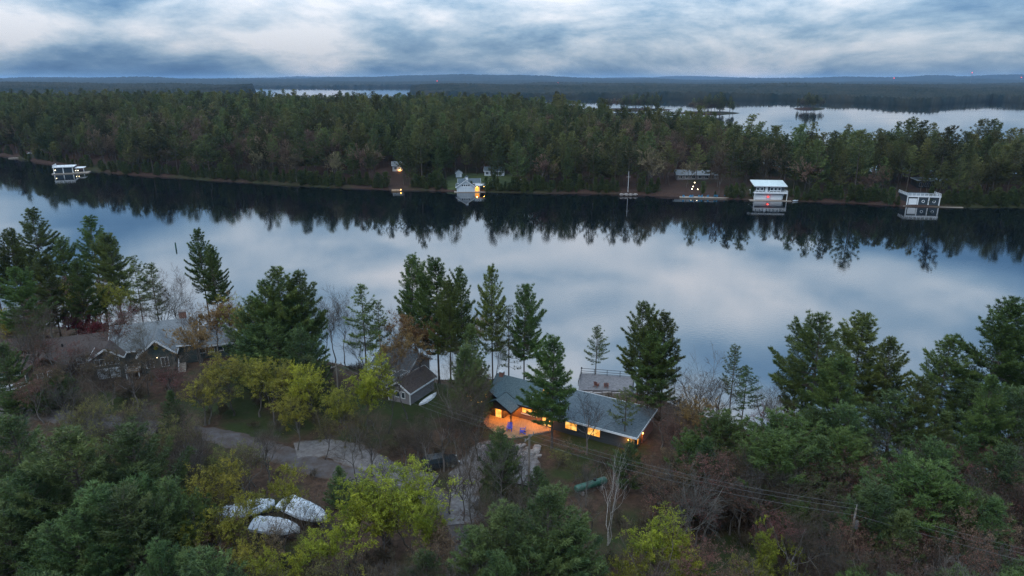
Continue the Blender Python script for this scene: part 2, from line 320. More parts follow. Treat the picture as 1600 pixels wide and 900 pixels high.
def pine(seed, H=20., cb=.35, W=4.2, whorl=.62, per=4.2, prof='white', bl=.38, bw=.085, nb=8, tstep=.34, low=-4, high=48, drop=.16, tr=.2, far=False):
    rng = np.random.RandomState(seed)
    k = 14; s = np.linspace(0, 1, k); lean = rng.normal(size=2) * .015 * H
    tp = np.stack([lean[0] * s**2 + .08 * np.sin(5 * s + seed), lean[1] * s**2 + .08 * np.cos(4 * s + seed), s * H], -1)
    trad = tr * (1 - s) ** .8 + .025; trad[0] *= 1.35
    parts = [tubes(tp[None], trad[None], 5 if far else 8)]
    bp, br, C, D = [], [], [], []
    zb = cb * H; z = zb; az = rng.uniform(0, 6.28)
    gap = rng.uniform(0, 6.28)
    while z < H - .25:
        t = (z - zb) / (H - zb)
        for b in range(max(2, int(round(per + rng.normal() * .8)))):
            az += 2.4 + rng.normal() * .5
            if rng.rand() < drop: continue
            if prof == 'white': pf = (1 - t) ** .62 * (.62 + .38 * min(1, t / .25)) * (1.0 - .25 * math.cos(az - gap))
            elif prof == 'cone': pf = (1 - t) ** .85
            else: pf = (math.sin(math.pi * min(1, .12 + .88 * t)) ** .7) * (1 - .25 * t)
            Lb = max(.35, W * pf * rng.uniform(.55, 1.2) + .15)
            el = R(low + (high - low) * t ** 1.3 + rng.normal() * 7)
            dh = np.array([math.cos(az), math.sin(az), 0.]); pr = np.array([-dh[1], dh[0], 0.])
            ss = np.linspace(0, 1, 5)
            base = np.array([np.interp(z / H, s, tp[:, 0]), np.interp(z / H, s, tp[:, 1]), z])
            path = base + dh * (Lb * math.cos(el) * ss)[:, None] + np.array([0, 0, 1.]) * (Lb * math.sin(el) * ss + .20 * Lb * ss**2.2 - .10 * Lb * np.sin(ss * 3.1))[:, None] + pr * (.10 * Lb * rng.normal() * ss**2)[:, None]
            bp.append(path); br.append((.018 + .012 * Lb) * (1 - .8 * ss))
            nt = max(2, int(Lb * .72 / tstep)); st = np.linspace(.28, 1.0, nt) if Lb > 1 else np.linspace(.2, 1, nt)
            q = np.stack([np.interp(st, ss, path[:, i]) for i in range(3)], -1)
            tl = (.26 * Lb * (1.15 - st) + .22) * rng.uniform(.6, 1.3, nt)
            for sd in (-1, 1):
                td = nrm(dh * .75 + sd * pr * .8 + np.array([0, 0, .22]) + rng.normal(size=(nt, 3)) * .15)
                m_ = max(1, int(np.max(tl) / .36))
                for j in range(m_):
                    f = (j + .7) / m_
                    C.append(q + td * (tl * f)[:, None]); D.append(td + np.array([0, 0, .45]))
            C.append(q[-2:]); D.append(np.repeat((dh + np.array([0, 0, .5]))[None], 2, 0))
        z += whorl * rng.uniform(.7, 1.3) * (1 - .35 * t)
    C.append(tp[-3:] + rng.normal(size=(3, 3)) * .1); D.append(np.tile([0, 0, 1.], (3, 1)))
    C = np.concatenate(C); D = np.concatenate(D)
    if not far: parts.append(tubes(np.array(bp), np.array(br), 3))
    wv, wq = cat(parts); fv, ft = blades(C, D, nb, bl, bw, rng)
    return (wv, wq), (fv, ft)
def grow(P, Rd, m, s0, s1, ang, ratio, up, k, rng, wob=.08):
    n, kk, _ = P.shape
    s = rng.uniform(s0, s1, (n, m)) ; s.sort(axis=1); f = s * (kk - 1); i = np.clip(f.astype(int), 0, kk - 2); w = (f - i)[..., None]
    ii = np.arange(n)[:, None]
    p0 = P[ii, i] * (1 - w) + P[ii, i + 1] * w; t = nrm(P[ii, i + 1] - P[ii, i])
    r0 = Rd[ii, i] * (1 - w[..., 0]) + Rd[ii, i + 1] * w[..., 0]
    Lp = np.linalg.norm(P[:, 1:] - P[:, :-1], axis=-1).sum(1)[:, None]
    pe = nrm(np.cross(t, rng.normal(size=t.shape))); a = R(ang) * rng.uniform(.65, 1.3, (n, m))[..., None]
    d = nrm(t * np.cos(a) + pe * np.sin(a) + np.array([0, 0, up]))
    L = Lp * ratio * (1.2 - .6 * s) * rng.uniform(.65, 1.3, (n, m))
    q = np.linspace(0, 1, k); w_ = rng.normal(size=(n, m, k, 3)).cumsum(2) * wob; w_ -= w_[:, :, :1]
    path = p0[:, :, None] + d[:, :, None] * (L[..., None] * q)[..., None] + L[..., None, None] * w_ * .5 + np.array([0, 0, 1.]) * (L[..., None] * up * .5 * q**2)[..., None]
    rad = (r0 * .62)[..., None] * (1 - .72 * q)
    return path.reshape(n * m, k, 3), rad.reshape(n * m, k)
def decid(seed, H=12., fork=.28, limbs=9, leaf=0, lsize=.16, twigs=4, tr=.15, spread=42, up=.25, stems=1, trunk_top=.62, minr=.008, far=False, open_=False):
    rng = np.random.RandomState(seed); k = 8; q = np.linspace(0, 1, k)
    tp = []
    for j in range(stems):
        lean = rng.normal(size=2) * (.05 + .12 * (stems > 1)) * H
        w = rng.normal(size=(k, 3)).cumsum(0) * .018 * H; w -= w[0]; w[:, 2] = 0
        tp.append(np.stack([lean[0] * q, lean[1] * q, q * H * trunk_top], -1) + w)
    P0 = np.array(tp); R0 = np.tile(tr * (1 - .72 * q) / math.sqrt(stems), (stems, 1)); R0[:, 0] *= 1.3
    P1, R1 = grow(P0, R0, limbs, fork / trunk_top, 1.0, spread, .78, up, 6, rng)
    P2, R2 = grow(P1, R1, 3 if open_ else 6, .2, 1.0, 44, .55, up * .7, 5, rng)
    P3, R3 = grow(P2, R2, 1 if open_ else 4 if far else 5, .2, 1.0, 42, .55, up * .5, 4, rng)
    lv = [(P0, R0, 7), (P1, R1, 5), (P2, R2, 3), (P3, R3, 3)]
    last = P3
    if not far:
        P4, R4 = grow(P3, R3, twigs, .2, 1.0, 40, .6, .08, 3, rng); lv.append((P4, R4, 3)); last = P4
    wood = cat([tubes(p, np.maximum(r, minr), s_) for p, r, s_ in lv])
    zmax = wood[0][:, 2].max(); sc_ = H / zmax
    wv = wood[0] * sc_
    lf = None
    if leaf:
        n = len(last); idx = rng.randint(0, n, leaf); kk = last.shape[1]; f = rng.uniform(.2, 1, leaf) * (kk - 1); i = np.clip(f.astype(int), 0, kk - 2); w = (f - i)[:, None]
        c = (last[idx, i] * (1 - w) + last[idx, i + 1] * w) * sc_ + rng.normal(size=(leaf, 3)) * .07
        a = nrm(rng.normal(size=(leaf, 3)) + np.array([0, 0, .2])); b = nrm(np.cross(a, rng.normal(size=(leaf, 3))))
        sz = lsize * rng.uniform(.55, 1.4, (leaf, 1))
        v = np.stack([c - a * sz * .5, c + b * sz * .32, c + a * sz * .6, c - b * sz * .32], 1).reshape(-1, 3)
        lf = (v, np.arange(leaf * 4).reshape(-1, 4))
    return (wv, wood[1]), lf
KINDS = {}
def proto(kind, i, H, wood, leaves, bark, lm, is_tri=True):
    tm = new_mesh('trunk', wood[0], wood[1], mats=[bark], smooth=True)
    cm = None
    if leaves is not None:
        cm = new_mesh('crown', leaves[0], None if is_tri else leaves[1], leaves[1] if is_tri else None, mats=[lm])
    KINDS.setdefault(kind, []).append((H, tm, cm))
def split_decid(kind, seed, H, lm, bark='grey_bark', twigm='brown_twigs', leaf=0, **kw):
    wood, lf = decid(seed, H, leaf=leaf, **kw)
    nq = len(wood[1])
    # stem and limbs form the trunk part, finer branches (and leaves) the crown
    r0 = kw.get('stems', 1) * 7 * 7 + kw.get('stems', 1) * kw.get('limbs', 9) * 5 * 5
    tv = wood[1][:r0]; cv = wood[1][r0:]
    tmv = wood[0][:tv.max() + 1]; off = cv.min(); cvv = wood[0][off:]
    tm = new_mesh('trunk', tmv, tv, mats=[M[bark]], smooth=True)
    if lf is None: cm = new_mesh('crown', cvv, cv - off, mats=[M[twigm]])
    else:
        V = np.concatenate([cvv, lf[0]]); n = len(cv)
        cm = new_mesh('crown', V, np.concatenate([cv - off, lf[1] + len(cvv)]), mats=[M[twigm], M[lm]])
        mi = np.concatenate([np.zeros(n), np.ones(len(lf[1]))]).astype(np.int32); cm.polygons.foreach_set('material_index', mi)
    KINDS.setdefault(kind, []).append((H, tm, cm))
for i, (W, cb, pf, per, whorl) in enumerate([(5.6, .30, 'white', 5.2, .56), (4.8, .36, 'white', 4.8, .60), (6.4, .26, 'white', 5.6, .56), (5.4, .42, 'white', 5.0, .56)]):
    w, f = pine(40 + i, 20, cb, W, whorl, per, pf, nb=11, tstep=.29, drop=.12); proto('pine', i, 20, w, f, M['bark'], M['pine_needles'])
for i in range(2):
    w, f = pine(60 + i, 18, .40, 3.5, .7, 4.0, 'white', drop=.22, tr=.14); proto('slim_pine', i, 18, w, f, M['bark'], M['pine_needles'])
for i in range(3):
    w, f = pine(70 + i, 12, .06, 4.0, .40, 5.6, 'cone', drop=.06, low=2, high=50, bl=.32, bw=.085, nb=8, tr=.13); proto('young_pine', i, 12, w, f, M['bark'], M['dark_needles'])
for i in range(2):
    w, f = pine(80 + i, 10, .10, 4.0, .42, 5.2, 'round', drop=.10, low=12, high=58, bl=.36, bw=.09, nb=9, tr=.12); proto('bushy_pine', i, 10, w, f, M['bark'], M['fresh_needles'])
for i in range(5):
    split_decid('bare_tree', 100 + i, 12, None, limbs=8 + i % 3, twigs=3, fork=.22 + .06 * (i % 3), minr=.009, tr=.19)
for i in range(3):
    split_decid('grey_bare_tree', 170 + i, 12, None, twigm='grey_twigs', limbs=7 + i, twigs=3, fork=.25, minr=.009, tr=.19)
for i in range(2):
    split_decid('olive_bud_tree', 175 + i, 11, 'olive_buds', leaf=6000, lsize=.11, limbs=9, fork=.2)
    split_decid('brown_bud_tree', 178 + i, 11, 'brown_buds', leaf=7000, lsize=.11, limbs=9, fork=.2)
for i in range(4):
    w, f = pine(90 + i, 13, .10 + .05 * i, 4.6 + .3 * (i % 2), .46, 5.0, 'white', drop=.17, low=4, high=56, bl=.40, bw=.075, nb=9, tstep=.30, tr=.15); proto('soft_pine', i, 13, w, f, M['bark'], M['dark_needles'])
for i in range(2):
    split_decid('tall_bare_tree', 110 + i, 16, None, limbs=10, twigs=4, fork=.35, spread=34, up=.4, minr=.009, tr=.16)
for i in range(3):
    split_decid('chartreuse_tree', 120 + i, 11, 'chartreuse_leaves', leaf=19000, lsize=.12, stems=1 + i % 2, limbs=10, up=.4, spread=36)
for i in range(2):
    split_decid('ochre_tree', 130 + i, 11, 'ochre_leaves', leaf=13000, lsize=.12, limbs=10, up=.3)
split_decid('bronze_tree', 140, 13, 'bronze_leaves', leaf=13000, lsize=.12, limbs=11, fork=.35, up=.15)
split_decid('crimson_tree', 145, 6, 'crimson_leaves', leaf=12000, lsize=.15, limbs=10, fork=.3, up=.1, tr=.09)
for i in range(2):
    split_decid('red_bud_tree', 150 + i, 11, 'red_buds', leaf=5000, lsize=.10, limbs=10)
split_decid('birch_tree', 160, 13, None, bark='birch_bark', twigm='birch_bark', stems=3, limbs=4, twigs=1, fork=.4, spread=26, up=.6, tr=.15, minr=.008, far=True, open_=True)
# lighter far-shore trees
for i in range(4):
    w, f = pine(200 + i, 20, [.30, .38, .22, .42][i], [5.4, 4.6, 5.0, 5.8][i], .95, 4.8, 'white', bl=.62, bw=.17, nb=6, tstep=.62, far=True, tr=.22); proto('shore_pine', i, 20, w, f, M['bark'], M['far_needles'])
for i in range(3):
    split_decid('shore_bare_tree', 210 + i, 15, 'rusty_buds', leaf=5200, lsize=.26, limbs=9, fork=.3, up=.35, far=True, minr=.02, tr=.16)
w, f = pine(220, 8, .02, 1.9, .5, 5, 'cone', bl=.6, bw=.2, nb=6, tstep=.6, far=True, low=15, high=60, tr=.1); proto('shore_cedar', 0, 8, w, f, M['bark'], M['cedar_leaves'])
w, f = pine(221, 8, .02, 2.3, .5, 5, 'round', bl=.6, bw=.2, nb=6, tstep=.6, far=True, low=15, high=60, tr=.1); proto('shore_cedar', 1, 8, w, f, M['bark'], M['cedar_leaves'])
NAMES = {'soft_pine': 'pine_tree', 'grey_bare_tree': 'grey_bare_tree', 'olive_bud_tree': 'olive_budding_tree', 'brown_bud_tree': 'brown_budding_tree', 'pine': 'pine_tree', 'slim_pine': 'pine_tree', 'young_pine': 'young_pine', 'bushy_pine': 'bushy_pine', 'shore_pine': 'pine_tree', 'shore_bare_tree': 'bare_tree', 'tall_bare_tree': 'bare_tree', 'shore_cedar': 'cedar_tree', 'chartreuse_tree': 'budding_tree', 'ochre_tree': 'budding_tree', 'bronze_tree': 'bronze_tree', 'crimson_tree': 'crimson_tree', 'red_bud_tree': 'red_bud_tree', 'birch_tree': 'birch_tree', 'bare_tree': 'bare_tree'}
CATS = {'soft_pine': 'pine', 'birch_tree': 'birch', 'shore_cedar': 'cedar', 'pine': 'pine', 'slim_pine': 'pine', 'young_pine': 'pine', 'bushy_pine': 'pine', 'shore_pine': 'pine'}
TR = random.Random(77)
def put_tree(kind, x, y, z, h, label, group=None, wide=1.0, var=None, rz=None):
    v = KINDS[kind]; H, tm, cm = v[(TR.randrange(len(v)) if var is None else var) % len(v)]
    s = h / H
    e = thing(NAMES[kind], label, CATS.get(kind, 'tree'), (x, y, z - .12), TR.uniform(0, 6.28) if rz is None else rz, group)
    e.scale = (s * wide, s * wide, s)
    link('trunk', tm, e)
    if cm is not None: link('crown', cm, e)
    return e
def tree_px(kind, u, v, h, label, group=None, wide=1.0, var=None):
    """top of the tree seen at (u, v), height h metres, standing on the near bank"""
    g_ = 4.0
    for _ in range(6):
        x, y = at(u, v, g_ + h); g_ = max(float(near_h(x, y)), .1)
    return put_tree(kind, x, y, g_, h, label, group, wide * (.86 if kind == 'pine' else 1.0), var)
# ---------------------------------------------------------------- building materials
mat('green_shingles', (0.042, 0.068, 0.080), (0.085, 0.122, 0.135), 0.85, 6.0, bump=.3)
mat('slate_shingles', (0.038, 0.055, 0.068), (0.085, 0.108, 0.122), 0.75, 4.0, bump=.3)
mat('dark_roof', (0.025, 0.032, 0.040), (0.05, 0.06, 0.07), 0.9, 4.0, bump=.3)
mat('grey_shingles', (0.095, 0.108, 0.118), (0.165, 0.18, 0.19), 0.85, 5.0, bump=.3)
mat('brown_shingles', (0.040, 0.032, 0.031), (0.080, 0.064, 0.058), 0.9, 5.0, bump=.3)
mat('pale_metal_roof', (0.34, 0.40, 0.40), (0.44, 0.50, 0.50), 0.5, 1.0)
mat('red_brown_siding', (0.085, 0.048, 0.038), (0.13, 0.075, 0.058), 0.8, 2.0, stretch=(.4, .4, 9))
mat('dark_siding', (0.030, 0.036, 0.040), (0.055, 0.062, 0.066), 0.8, 2.0, stretch=(.4, .4, 9))
mat('grey_siding', (0.13, 0.125, 0.13), (0.20, 0.19, 0.19), 0.8, 2.0, stretch=(.4, .4, 9))
mat('log_siding', (0.055, 0.035, 0.025), (0.10, 0.065, 0.045), 0.8, 2.0, stretch=(.4, .4, 7))
mat('green_siding', (0.028, 0.042, 0.042), (0.05, 0.068, 0.066), 0.8, 2.0, stretch=(.4, .4, 9))
mat('white_paint', (0.50, 0.525, 0.545), (0.62, 0.64, 0.655), 0.6, 3.0)
mat('pale_siding', (0.34, 0.385, 0.42), (0.45, 0.49, 0.52), 0.7, 2.0, stretch=(.4, .4, 9))
mat('dark_metal', (0.02, 0.02, 0.022), (0.04, 0.04, 0.042), 0.5, 3.0, metal=.5)
mat('dark_glass', (0.02, 0.03, 0.035), (0.03, 0.04, 0.05), 0.08, 1.0, spec=.6)
mat('brick', (0.16, 0.075, 0.055), (0.24, 0.12, 0.09), 0.9, 8.0, bump=.3)
mat('deck_wood', (0.17, 0.105, 0.06), (0.28, 0.185, 0.11), 0.7, 2.5, stretch=(8, .5, 1))
mat('dock_wood', (0.20, 0.17, 0.14), (0.30, 0.26, 0.22), 0.8, 2.0, stretch=(6, .6, 1))
mat('stone', (0.13, 0.115, 0.11), (0.26, 0.235, 0.22), 0.9, 1.8, bump=.6)
mat('paving', (0.085, 0.082, 0.086), (0.15, 0.143, 0.148), 0.9, 3.0, bump=.3)
mat('gravel', (0.085, 0.076, 0.072), (0.155, 0.146, 0.145), 0.95, 1.6, bump=.4, detail=11, lo=.34, hi=.62)
mat('asphalt', (0.055, 0.042, 0.036), (0.088, 0.084, 0.088), 0.95, .8, bump=.2, detail=9)
mat('blue_paint', (0.02, 0.05, 0.40), (0.03, 0.08, 0.50), 0.5, 2.0)
mat('rust_paint', (0.13, 0.05, 0.035), (0.18, 0.07, 0.05), 0.6, 2.0)
mat('teal_paint', (0.02, 0.22, 0.42), (0.03, 0.28, 0.50), 0.5, 2.0)
mat('white_wrap', (0.46, 0.505, 0.56), (0.62, 0.66, 0.70), 0.45, 2.5, bump=.5)
mat('green_tank', (0.012, 0.055, 0.038), (0.02, 0.08, 0.055), 0.45, 2.0, spec=.5)
mat('black_car', (0.012, 0.016, 0.022), (0.02, 0.025, 0.03), 0.25, 2.0, spec=.6)
mat('rubber', (0.015, 0.015, 0.015), (0.025, 0.025, 0.025), 0.9, 4.0)
mat('pole_wood', (0.09, 0.075, 0.062), (0.15, 0.13, 0.11), 0.9, 2.0, stretch=(2, 2, .3))
mat('wire_metal', (0.09, 0.095, 0.10), (0.12, 0.125, 0.13), 0.5, 1.0)
def glow(name, c, s):
    m = mat(name, c, None, 0.5, emit=c, estr=s); return m
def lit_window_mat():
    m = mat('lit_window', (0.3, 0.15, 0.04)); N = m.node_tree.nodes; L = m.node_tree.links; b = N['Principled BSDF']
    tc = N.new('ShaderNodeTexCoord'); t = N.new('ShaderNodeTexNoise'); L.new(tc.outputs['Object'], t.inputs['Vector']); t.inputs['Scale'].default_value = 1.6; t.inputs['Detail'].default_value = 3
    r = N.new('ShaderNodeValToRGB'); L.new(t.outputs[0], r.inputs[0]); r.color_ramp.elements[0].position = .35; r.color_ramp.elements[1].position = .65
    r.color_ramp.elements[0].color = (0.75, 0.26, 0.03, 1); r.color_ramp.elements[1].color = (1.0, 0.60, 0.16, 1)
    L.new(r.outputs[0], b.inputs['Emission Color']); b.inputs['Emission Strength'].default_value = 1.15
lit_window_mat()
glow('warm_lamp', (1.0, 0.50, 0.12), 9.0); glow('white_lamp', (1.0, 0.82, 0.5), 8.0); glow('red_lamp', (1.0, 0.03, 0.02), 3.0)
def point(name, parent, loc, watts, col=(1.0, 0.36, 0.055), r=.08):
    l = bpy.data.lights.new(name, 'POINT'); l.energy = watts; l.color = col; l.shadow_soft_size = r
    return link(name, l, parent, loc)
def lamp_fixture(parent, loc, m='warm_lamp', watts=0, r=.09):
    b = MB(); x, y, z = loc; b.cyl((x, y, z - r), (x, y, z + r), r * .7, r, 8); o = b.build('lamp', M[m], parent)
    if watts: point('lamp_light', parent, (x, y, z - r - .12), watts)
    return o
# ---------------------------------------------------------------- building kit (local coordinates, walls face -y)
def gable(parent, x0, x1, y0, y1, zb, ze, zr, axis='x', wall='grey_siding', roof='grey_shingles', over=.45, trim='white_paint', th=.16, fascia=True, wallpart=True):
    if wallpart:
        b = MB()
        if axis == 'x': b.prism([(x0, y0, zb), (x0, y1, zb), (x0, y1, ze), (x0, (y0+y1)/2, zr), (x0, y0, ze)], (x1 - x0, 0, 0))
        else: b.prism([(x0, y0, zb), (x1, y0, zb), (x1, y0, ze), ((x0+x1)/2, y0, zr), (x0, y0, ze)], (0, y1 - y0, 0))
        b.build('wall', M[wall], parent)
    b = MB(); f = MB()
    w = (y1 - y0) / 2 if axis == 'x' else (x1 - x0) / 2
    sl = (zr - ze) / w; zo = ze - sl * over; c = (y0 + y1) / 2 if axis == 'x' else (x0 + x1) / 2
    for sgn in (-1, 1):
        lo = c + sgn * (w + over)
        if axis == 'x': b.prism([(x0 - over, c, zr + .03), (x0 - over, lo, zo + .03), (x0 - over, lo, zo + .03 + th), (x0 - over, c, zr + .03 + th)][::sgn], (x1 - x0 + 2 * over, 0, 0))
        else: b.prism([(c, y0 - over, zr + .03), (lo, y0 - over, zo + .03), (lo, y0 - over, zo + .03 + th), (c, y0 - over, zr + .03 + th)][::-sgn], (0, y1 - y0 + 2 * over, 0))
        if fascia:
            e = .03
            if axis == 'x':
                for xx in (x0 - over - e, x1 + over + e): f.bar((xx, c, zr + .10), (xx, lo, zo + .10), .05, th + .10)
                f.bar((x0 - over, lo + sgn * e, zo + .10), (x1 + over, lo + sgn * e, zo + .10), .05, th + .08)
            else:
                for yy in (y0 - over - e, y1 + over + e): f.bar((c, yy, zr + .10), (lo, yy, zo + .10), .05, th + .10)
                f.bar((lo + sgn * e, y0 - over, zo + .10), (lo + sgn * e, y1 + over, zo + .10), .05, th + .08)
    r = b.build('roof', M[roof], parent)
    if fascia: f.build('fascia', M[trim], r)
    return r
def slab_roof(parent, corners, roof, trim=None, th=.18):
    """one flat roof plane given by its four top corners in order"""
    b = MB(); b.prism(corners, (0, 0, -th)); r = b.build('roof', M[roof], parent)
    if trim:
        f = MB(); n = len(corners); c = sum((Vector(p) for p in corners), Vector()) / n
        for i in range(n):
            p = Vector(corners[i]); q = Vector(corners[(i + 1) % n]); o = ((p + q) / 2 - c); o.z = 0; o.normalize(); o *= .035
            f.bar(p + o - Vector((0, 0, th / 2)), q + o - Vector((0, 0, th / 2)), .05, th + .1)
        f.build('fascia', M[trim], r)
    return r
def window(parent, x, y, z, w, h, face='-y', panes=2, lit=False, trim='white_paint', fw=.08, glass=None):
    """framed window on a wall; x, y, z is the lower left corner on the wall plane"""
    ax = {'-y': (Vector((1, 0, 0)), Vector((0, -1, 0))), '+x': (Vector((0, 1, 0)), Vector((1, 0, 0))), '-x': (Vector((0, -1, 0)), Vector((-1, 0, 0)))}[face]
    o = Vector((x, y, z)); A, Nn = ax; Z = Vector((0, 0, 1))
    def slab(b, a0, a1, z0, z1, d0, d1):
        P = [o + A * a + Z * k + Nn * d for d in (d0, d1) for a, k in ((a0, z0), (a1, z0), (a1, z1), (a0, z1))]
        b.add(P, [(3,2,1,0),(4,5,6,7),(0,1,5,4),(1,2,6,5),(2,3,7,6),(3,0,4,7)])
    f = MB(); slab(f, -fw, 0, -fw, h + fw, 0, .09); slab(f, w, w + fw, -fw, h + fw, 0, .09); slab(f, 0, w, h, h + fw, 0, .088); slab(f, 0, w, -fw, 0, 0, .088)
    for i in range(1, panes): slab(f, w * i / panes - fw * .35, w * i / panes + fw * .35, 0, h, 0, .08)
    fr = f.build('window', M[trim], parent)
    for i in range(panes):
        p = MB(); slab(p, w * i / panes + .01, w * (i + 1) / panes - .01, .01, h - .01, .012, .045); p.build('pane', glass or M['lit_window' if lit else 'dark_glass'], fr)
    return fr
def box_part(name, m, parent, *a):
    b = MB(); b.box(*a); return b.build(name, M[m], parent)
def railing(parent, pts, h=.95, m='dark_metal', step=1.4, name='railing', bars=True, bw=.05):
    b = MB()
    for p, q in zip(pts[:-1], pts[1:]):
        p = Vector(p); q = Vector(q); n = max(1, int((q - p).length / step))
        for i in range(n + 1):
            c = p.lerp(q, i / n); b.bar(c, c + Vector((0, 0, h)), bw * 1.6)
        for k in ((h, h * .55, h * .2) if bars else (h,)): b.bar(p + Vector((0, 0, k)), q + Vector((0, 0, k)), bw, bw * 1.2)
    return b.build(name, M[m], parent)
# ---------------------------------------------------------------- the lit lakeside house
def main_house():
    h = thing('lakeside_house', 'lit lakeside house with green shingle roof and glowing orange windows', 'house', (0.05, 85.2, 4.0), R(-30))
    # local: x runs along the house to the right, y away from the patio, z above the ground
    ROOF = 'green_shingles'
    def T(*p): return p
    # tall middle block
    gable(h, -5.0, 3.2, 2.2, 7.8, -1, 2.5, 4.55, 'x', 'red_brown_siding', ROOF, .45, 'dark_metal')
    # left gable behind the porch
    gable(h, -6.6, -1.9, .9, 4.4, -1, 2.45, 4.0, 'y', 'log_siding', ROOF, .4, 'dark_metal')
    # open porch gable on its corner posts
    gable(h, -4.5, -.1, -.35, 2.0, 2.0, 2.1, 3.35, 'y', 'log_siding', ROOF, .25, 'dark_metal', wallpart=False)
    b = MB(); b.prism([(-4.4, -.3, 2.05), (-.2, -.3, 2.05), (-2.3, -.3, 3.2)], (0, .1, 0)); b.build('gable_face', M['log_siding'], h)
    for px in (-.12, -4.4):
        b = MB(); b.bar((px, -.15, -.1), (px, -.15, 2.08), .14); b.build('post', M['log_siding'], h)
    lamp_fixture(h, (-.12, -.42, 1.95), 'white_lamp', 0, .06)
    # left end with lit windows
    gable(h, -9.4, -6.62, 2.0, 7.0, -1, 2.2, 3.5, 'x', 'log_siding', 'brown_shingles', .35, 'dark_metal')
    window(h, -8.9, 2.0, .9, 1.3, 1.0, panes=2, lit=True, trim='log_siding')
    window(h, -6.3, .9, 1.0, 1.3, 1.1, panes=2, lit=True, trim='log_siding')
    window(h, -5.6, .9, 2.75, .9, .6, panes=2, lit=True, trim='log_siding')
    d = box_part('door', 'lit_window', h, -3.2, -2.3, .80, .885, .15, 2.05); box_part('door_frame', 'log_siding', d, -3.3, -2.2, .86, .897, .15, 2.15)
    # wide three-pane window over the patio
    window(h, .35, 2.2, 1.15, 2.3, 1.05, panes=3, lit=True, trim='rust_paint')
    box_part('sill', 'white_paint', h, .2, 2.85, 2.08, 2.2, .95, 1.05)
    # projecting block with tall windows and a lean-to roof
    box_part('wall', 'red_brown_siding', h, 3.22, 5.5, 1.85, 6.0, -1, 1.95)
    b = MB(); b.prism([(3.22, 1.85, 1.96), (5.5, 1.85, 1.96), (3.22, 1.85, 2.9)], (0, 4.1, 0)); b.build('gable_face', M['red_brown_siding'], h)
    slab_roof(h, [(1.9, 1.35, 3.75), (5.9, 1.35, 2.15), (5.9, 6.4, 2.15), (1.9, 6.4, 3.75)], ROOF, 'white_paint')
    window(h, 3.75, 1.85, .25, .55, 1.7, panes=1, lit=True, trim='dark_siding'); window(h, 4.6, 1.85, .25, .55, 1.7, panes=1, lit=True, trim='dark_siding')
    # skylights on the main slope
    for sx, sy in ((2.6, 3.6),):
        zz = 2.53 + (sy - 2.2) * (2.05 / 2.8) + .2; b = MB(); b.prism([(sx, sy, zz), (sx + .9, sy, zz), (sx + .9, sy + .7, zz + .5), (sx, sy + .7, zz + .5)], (0, -.03, .06)); f = b.build('skylight', M['lit_window'], h)
    # long low wing
    b = MB(); b.prism([(5.52, 1.75, -1), (5.52, 8.6, -1), (5.52, 8.6, 2.62), (5.52, 1.75, 2.1)], (11.6, 0, 0)); b.build('wall', M['dark_siding'], h)
    slab_roof(h, [(5.1, 1.2, 2.35), (17.6, 1.2, 2.35), (17.6, 9.0, 2.98), (5.1, 9.0, 2.98)], 'slate_shingles', 'white_paint')
    window(h, 7.3, 1.75, .75, 1.7, 1.0, panes=2, lit=True, trim='dark_siding'); window(h, 10.6, 1.75, .75, 1.75, 1.05, panes=2, lit=True, trim='dark_siding')
    box_part('brick_wall', 'brick', h, 17.13, 17.32, 4.4, 8.5, -1, 2.2); window(h, 17.12, 2.6, .5, .5, 1.5, '+x', 1, True, 'dark_siding')
    for x, y, z in ((6.9, 3.5, 2.55), (12.2, 5.4, 2.7), (14.6, 3.9, 2.57)):
        b = MB(); b.cyl((x, y, z), (x, y, z + .55), .07, .07, 8); b.build('vent_pipe', M['dark_metal'], h)
    b = MB(); b.box(-4.9, -4.3, 4.6, 5.2, 4.0, 5.2); c = b.build('chimney', M['brick'], h); box_part('cap', 'white_paint', c, -4.98, -4.22, 4.52, 5.28, 5.21, 5.3)
    # lamps that light the patio and the far corner
    for p, w in (((-2.3, .3, 2.35), 380), ((-.9, 1.55, 2.0), 240), ((2.9, 1.55, 2.05), 300), ((5.0, 1.5, 1.75), 80)): lamp_fixture(h, p, 'warm_lamp', w, .07)
    lamp_fixture(h, (16.4, 1.45, 1.6), 'warm_lamp', 90, .08); lamp_fixture(h, (17.45, 3.9, 1.7), 'warm_lamp', 60, .08)
    lamp_fixture(h, (12.0, 9.3, 1.9), 'warm_lamp', 220, .08)
    return h
main_house()
def patio():
    t = thing('patio_deck', 'broad wooden patio deck glowing orange in front of the lit house', 'deck', (0, 0, 4.0))
    P = [(-4.6, 87.2), (-3.4, 84.6), (-2.2, 82.9), (-.2, 81.4), (1.4, 81.9), (5.6, 83.6), (4.4, 85.6), (2.2, 87.6), (-2.6, 90.0)]
    b = MB(); b.prism([(x, y, -.4) for x, y in P], (0, 0, .5)); b.build('platform', M['stone'], t)
    # planks laid across the platform
    k = 0; d = Vector((.866, -.5)); n = Vector((.5, .866)); O = Vector((-4.6, 87.2))
    poly = [Vector(p) for p in P]
    s = -7.0
    while s < 9:
        xs = []
        for p, q in zip(poly, poly[1:] + poly[:1]):
            a = (p - O).dot(n) - s; c = (q - O).dot(n) - s
            if a * c < 0: xs.append((p + (q - p) * (a / (a - c)) - O).dot(d))
        xs.sort()
        if len(xs) >= 2 and xs[-1] - xs[0] > .4:
            A = O + n * s + d * xs[0]; B = O + n * s + d * xs[-1]; m_ = MB(); m_.bar((*A, .125), (*B, .125), .27, .05); m_.build('plank', M['deck_wood'], t)
        s += .285
patio()
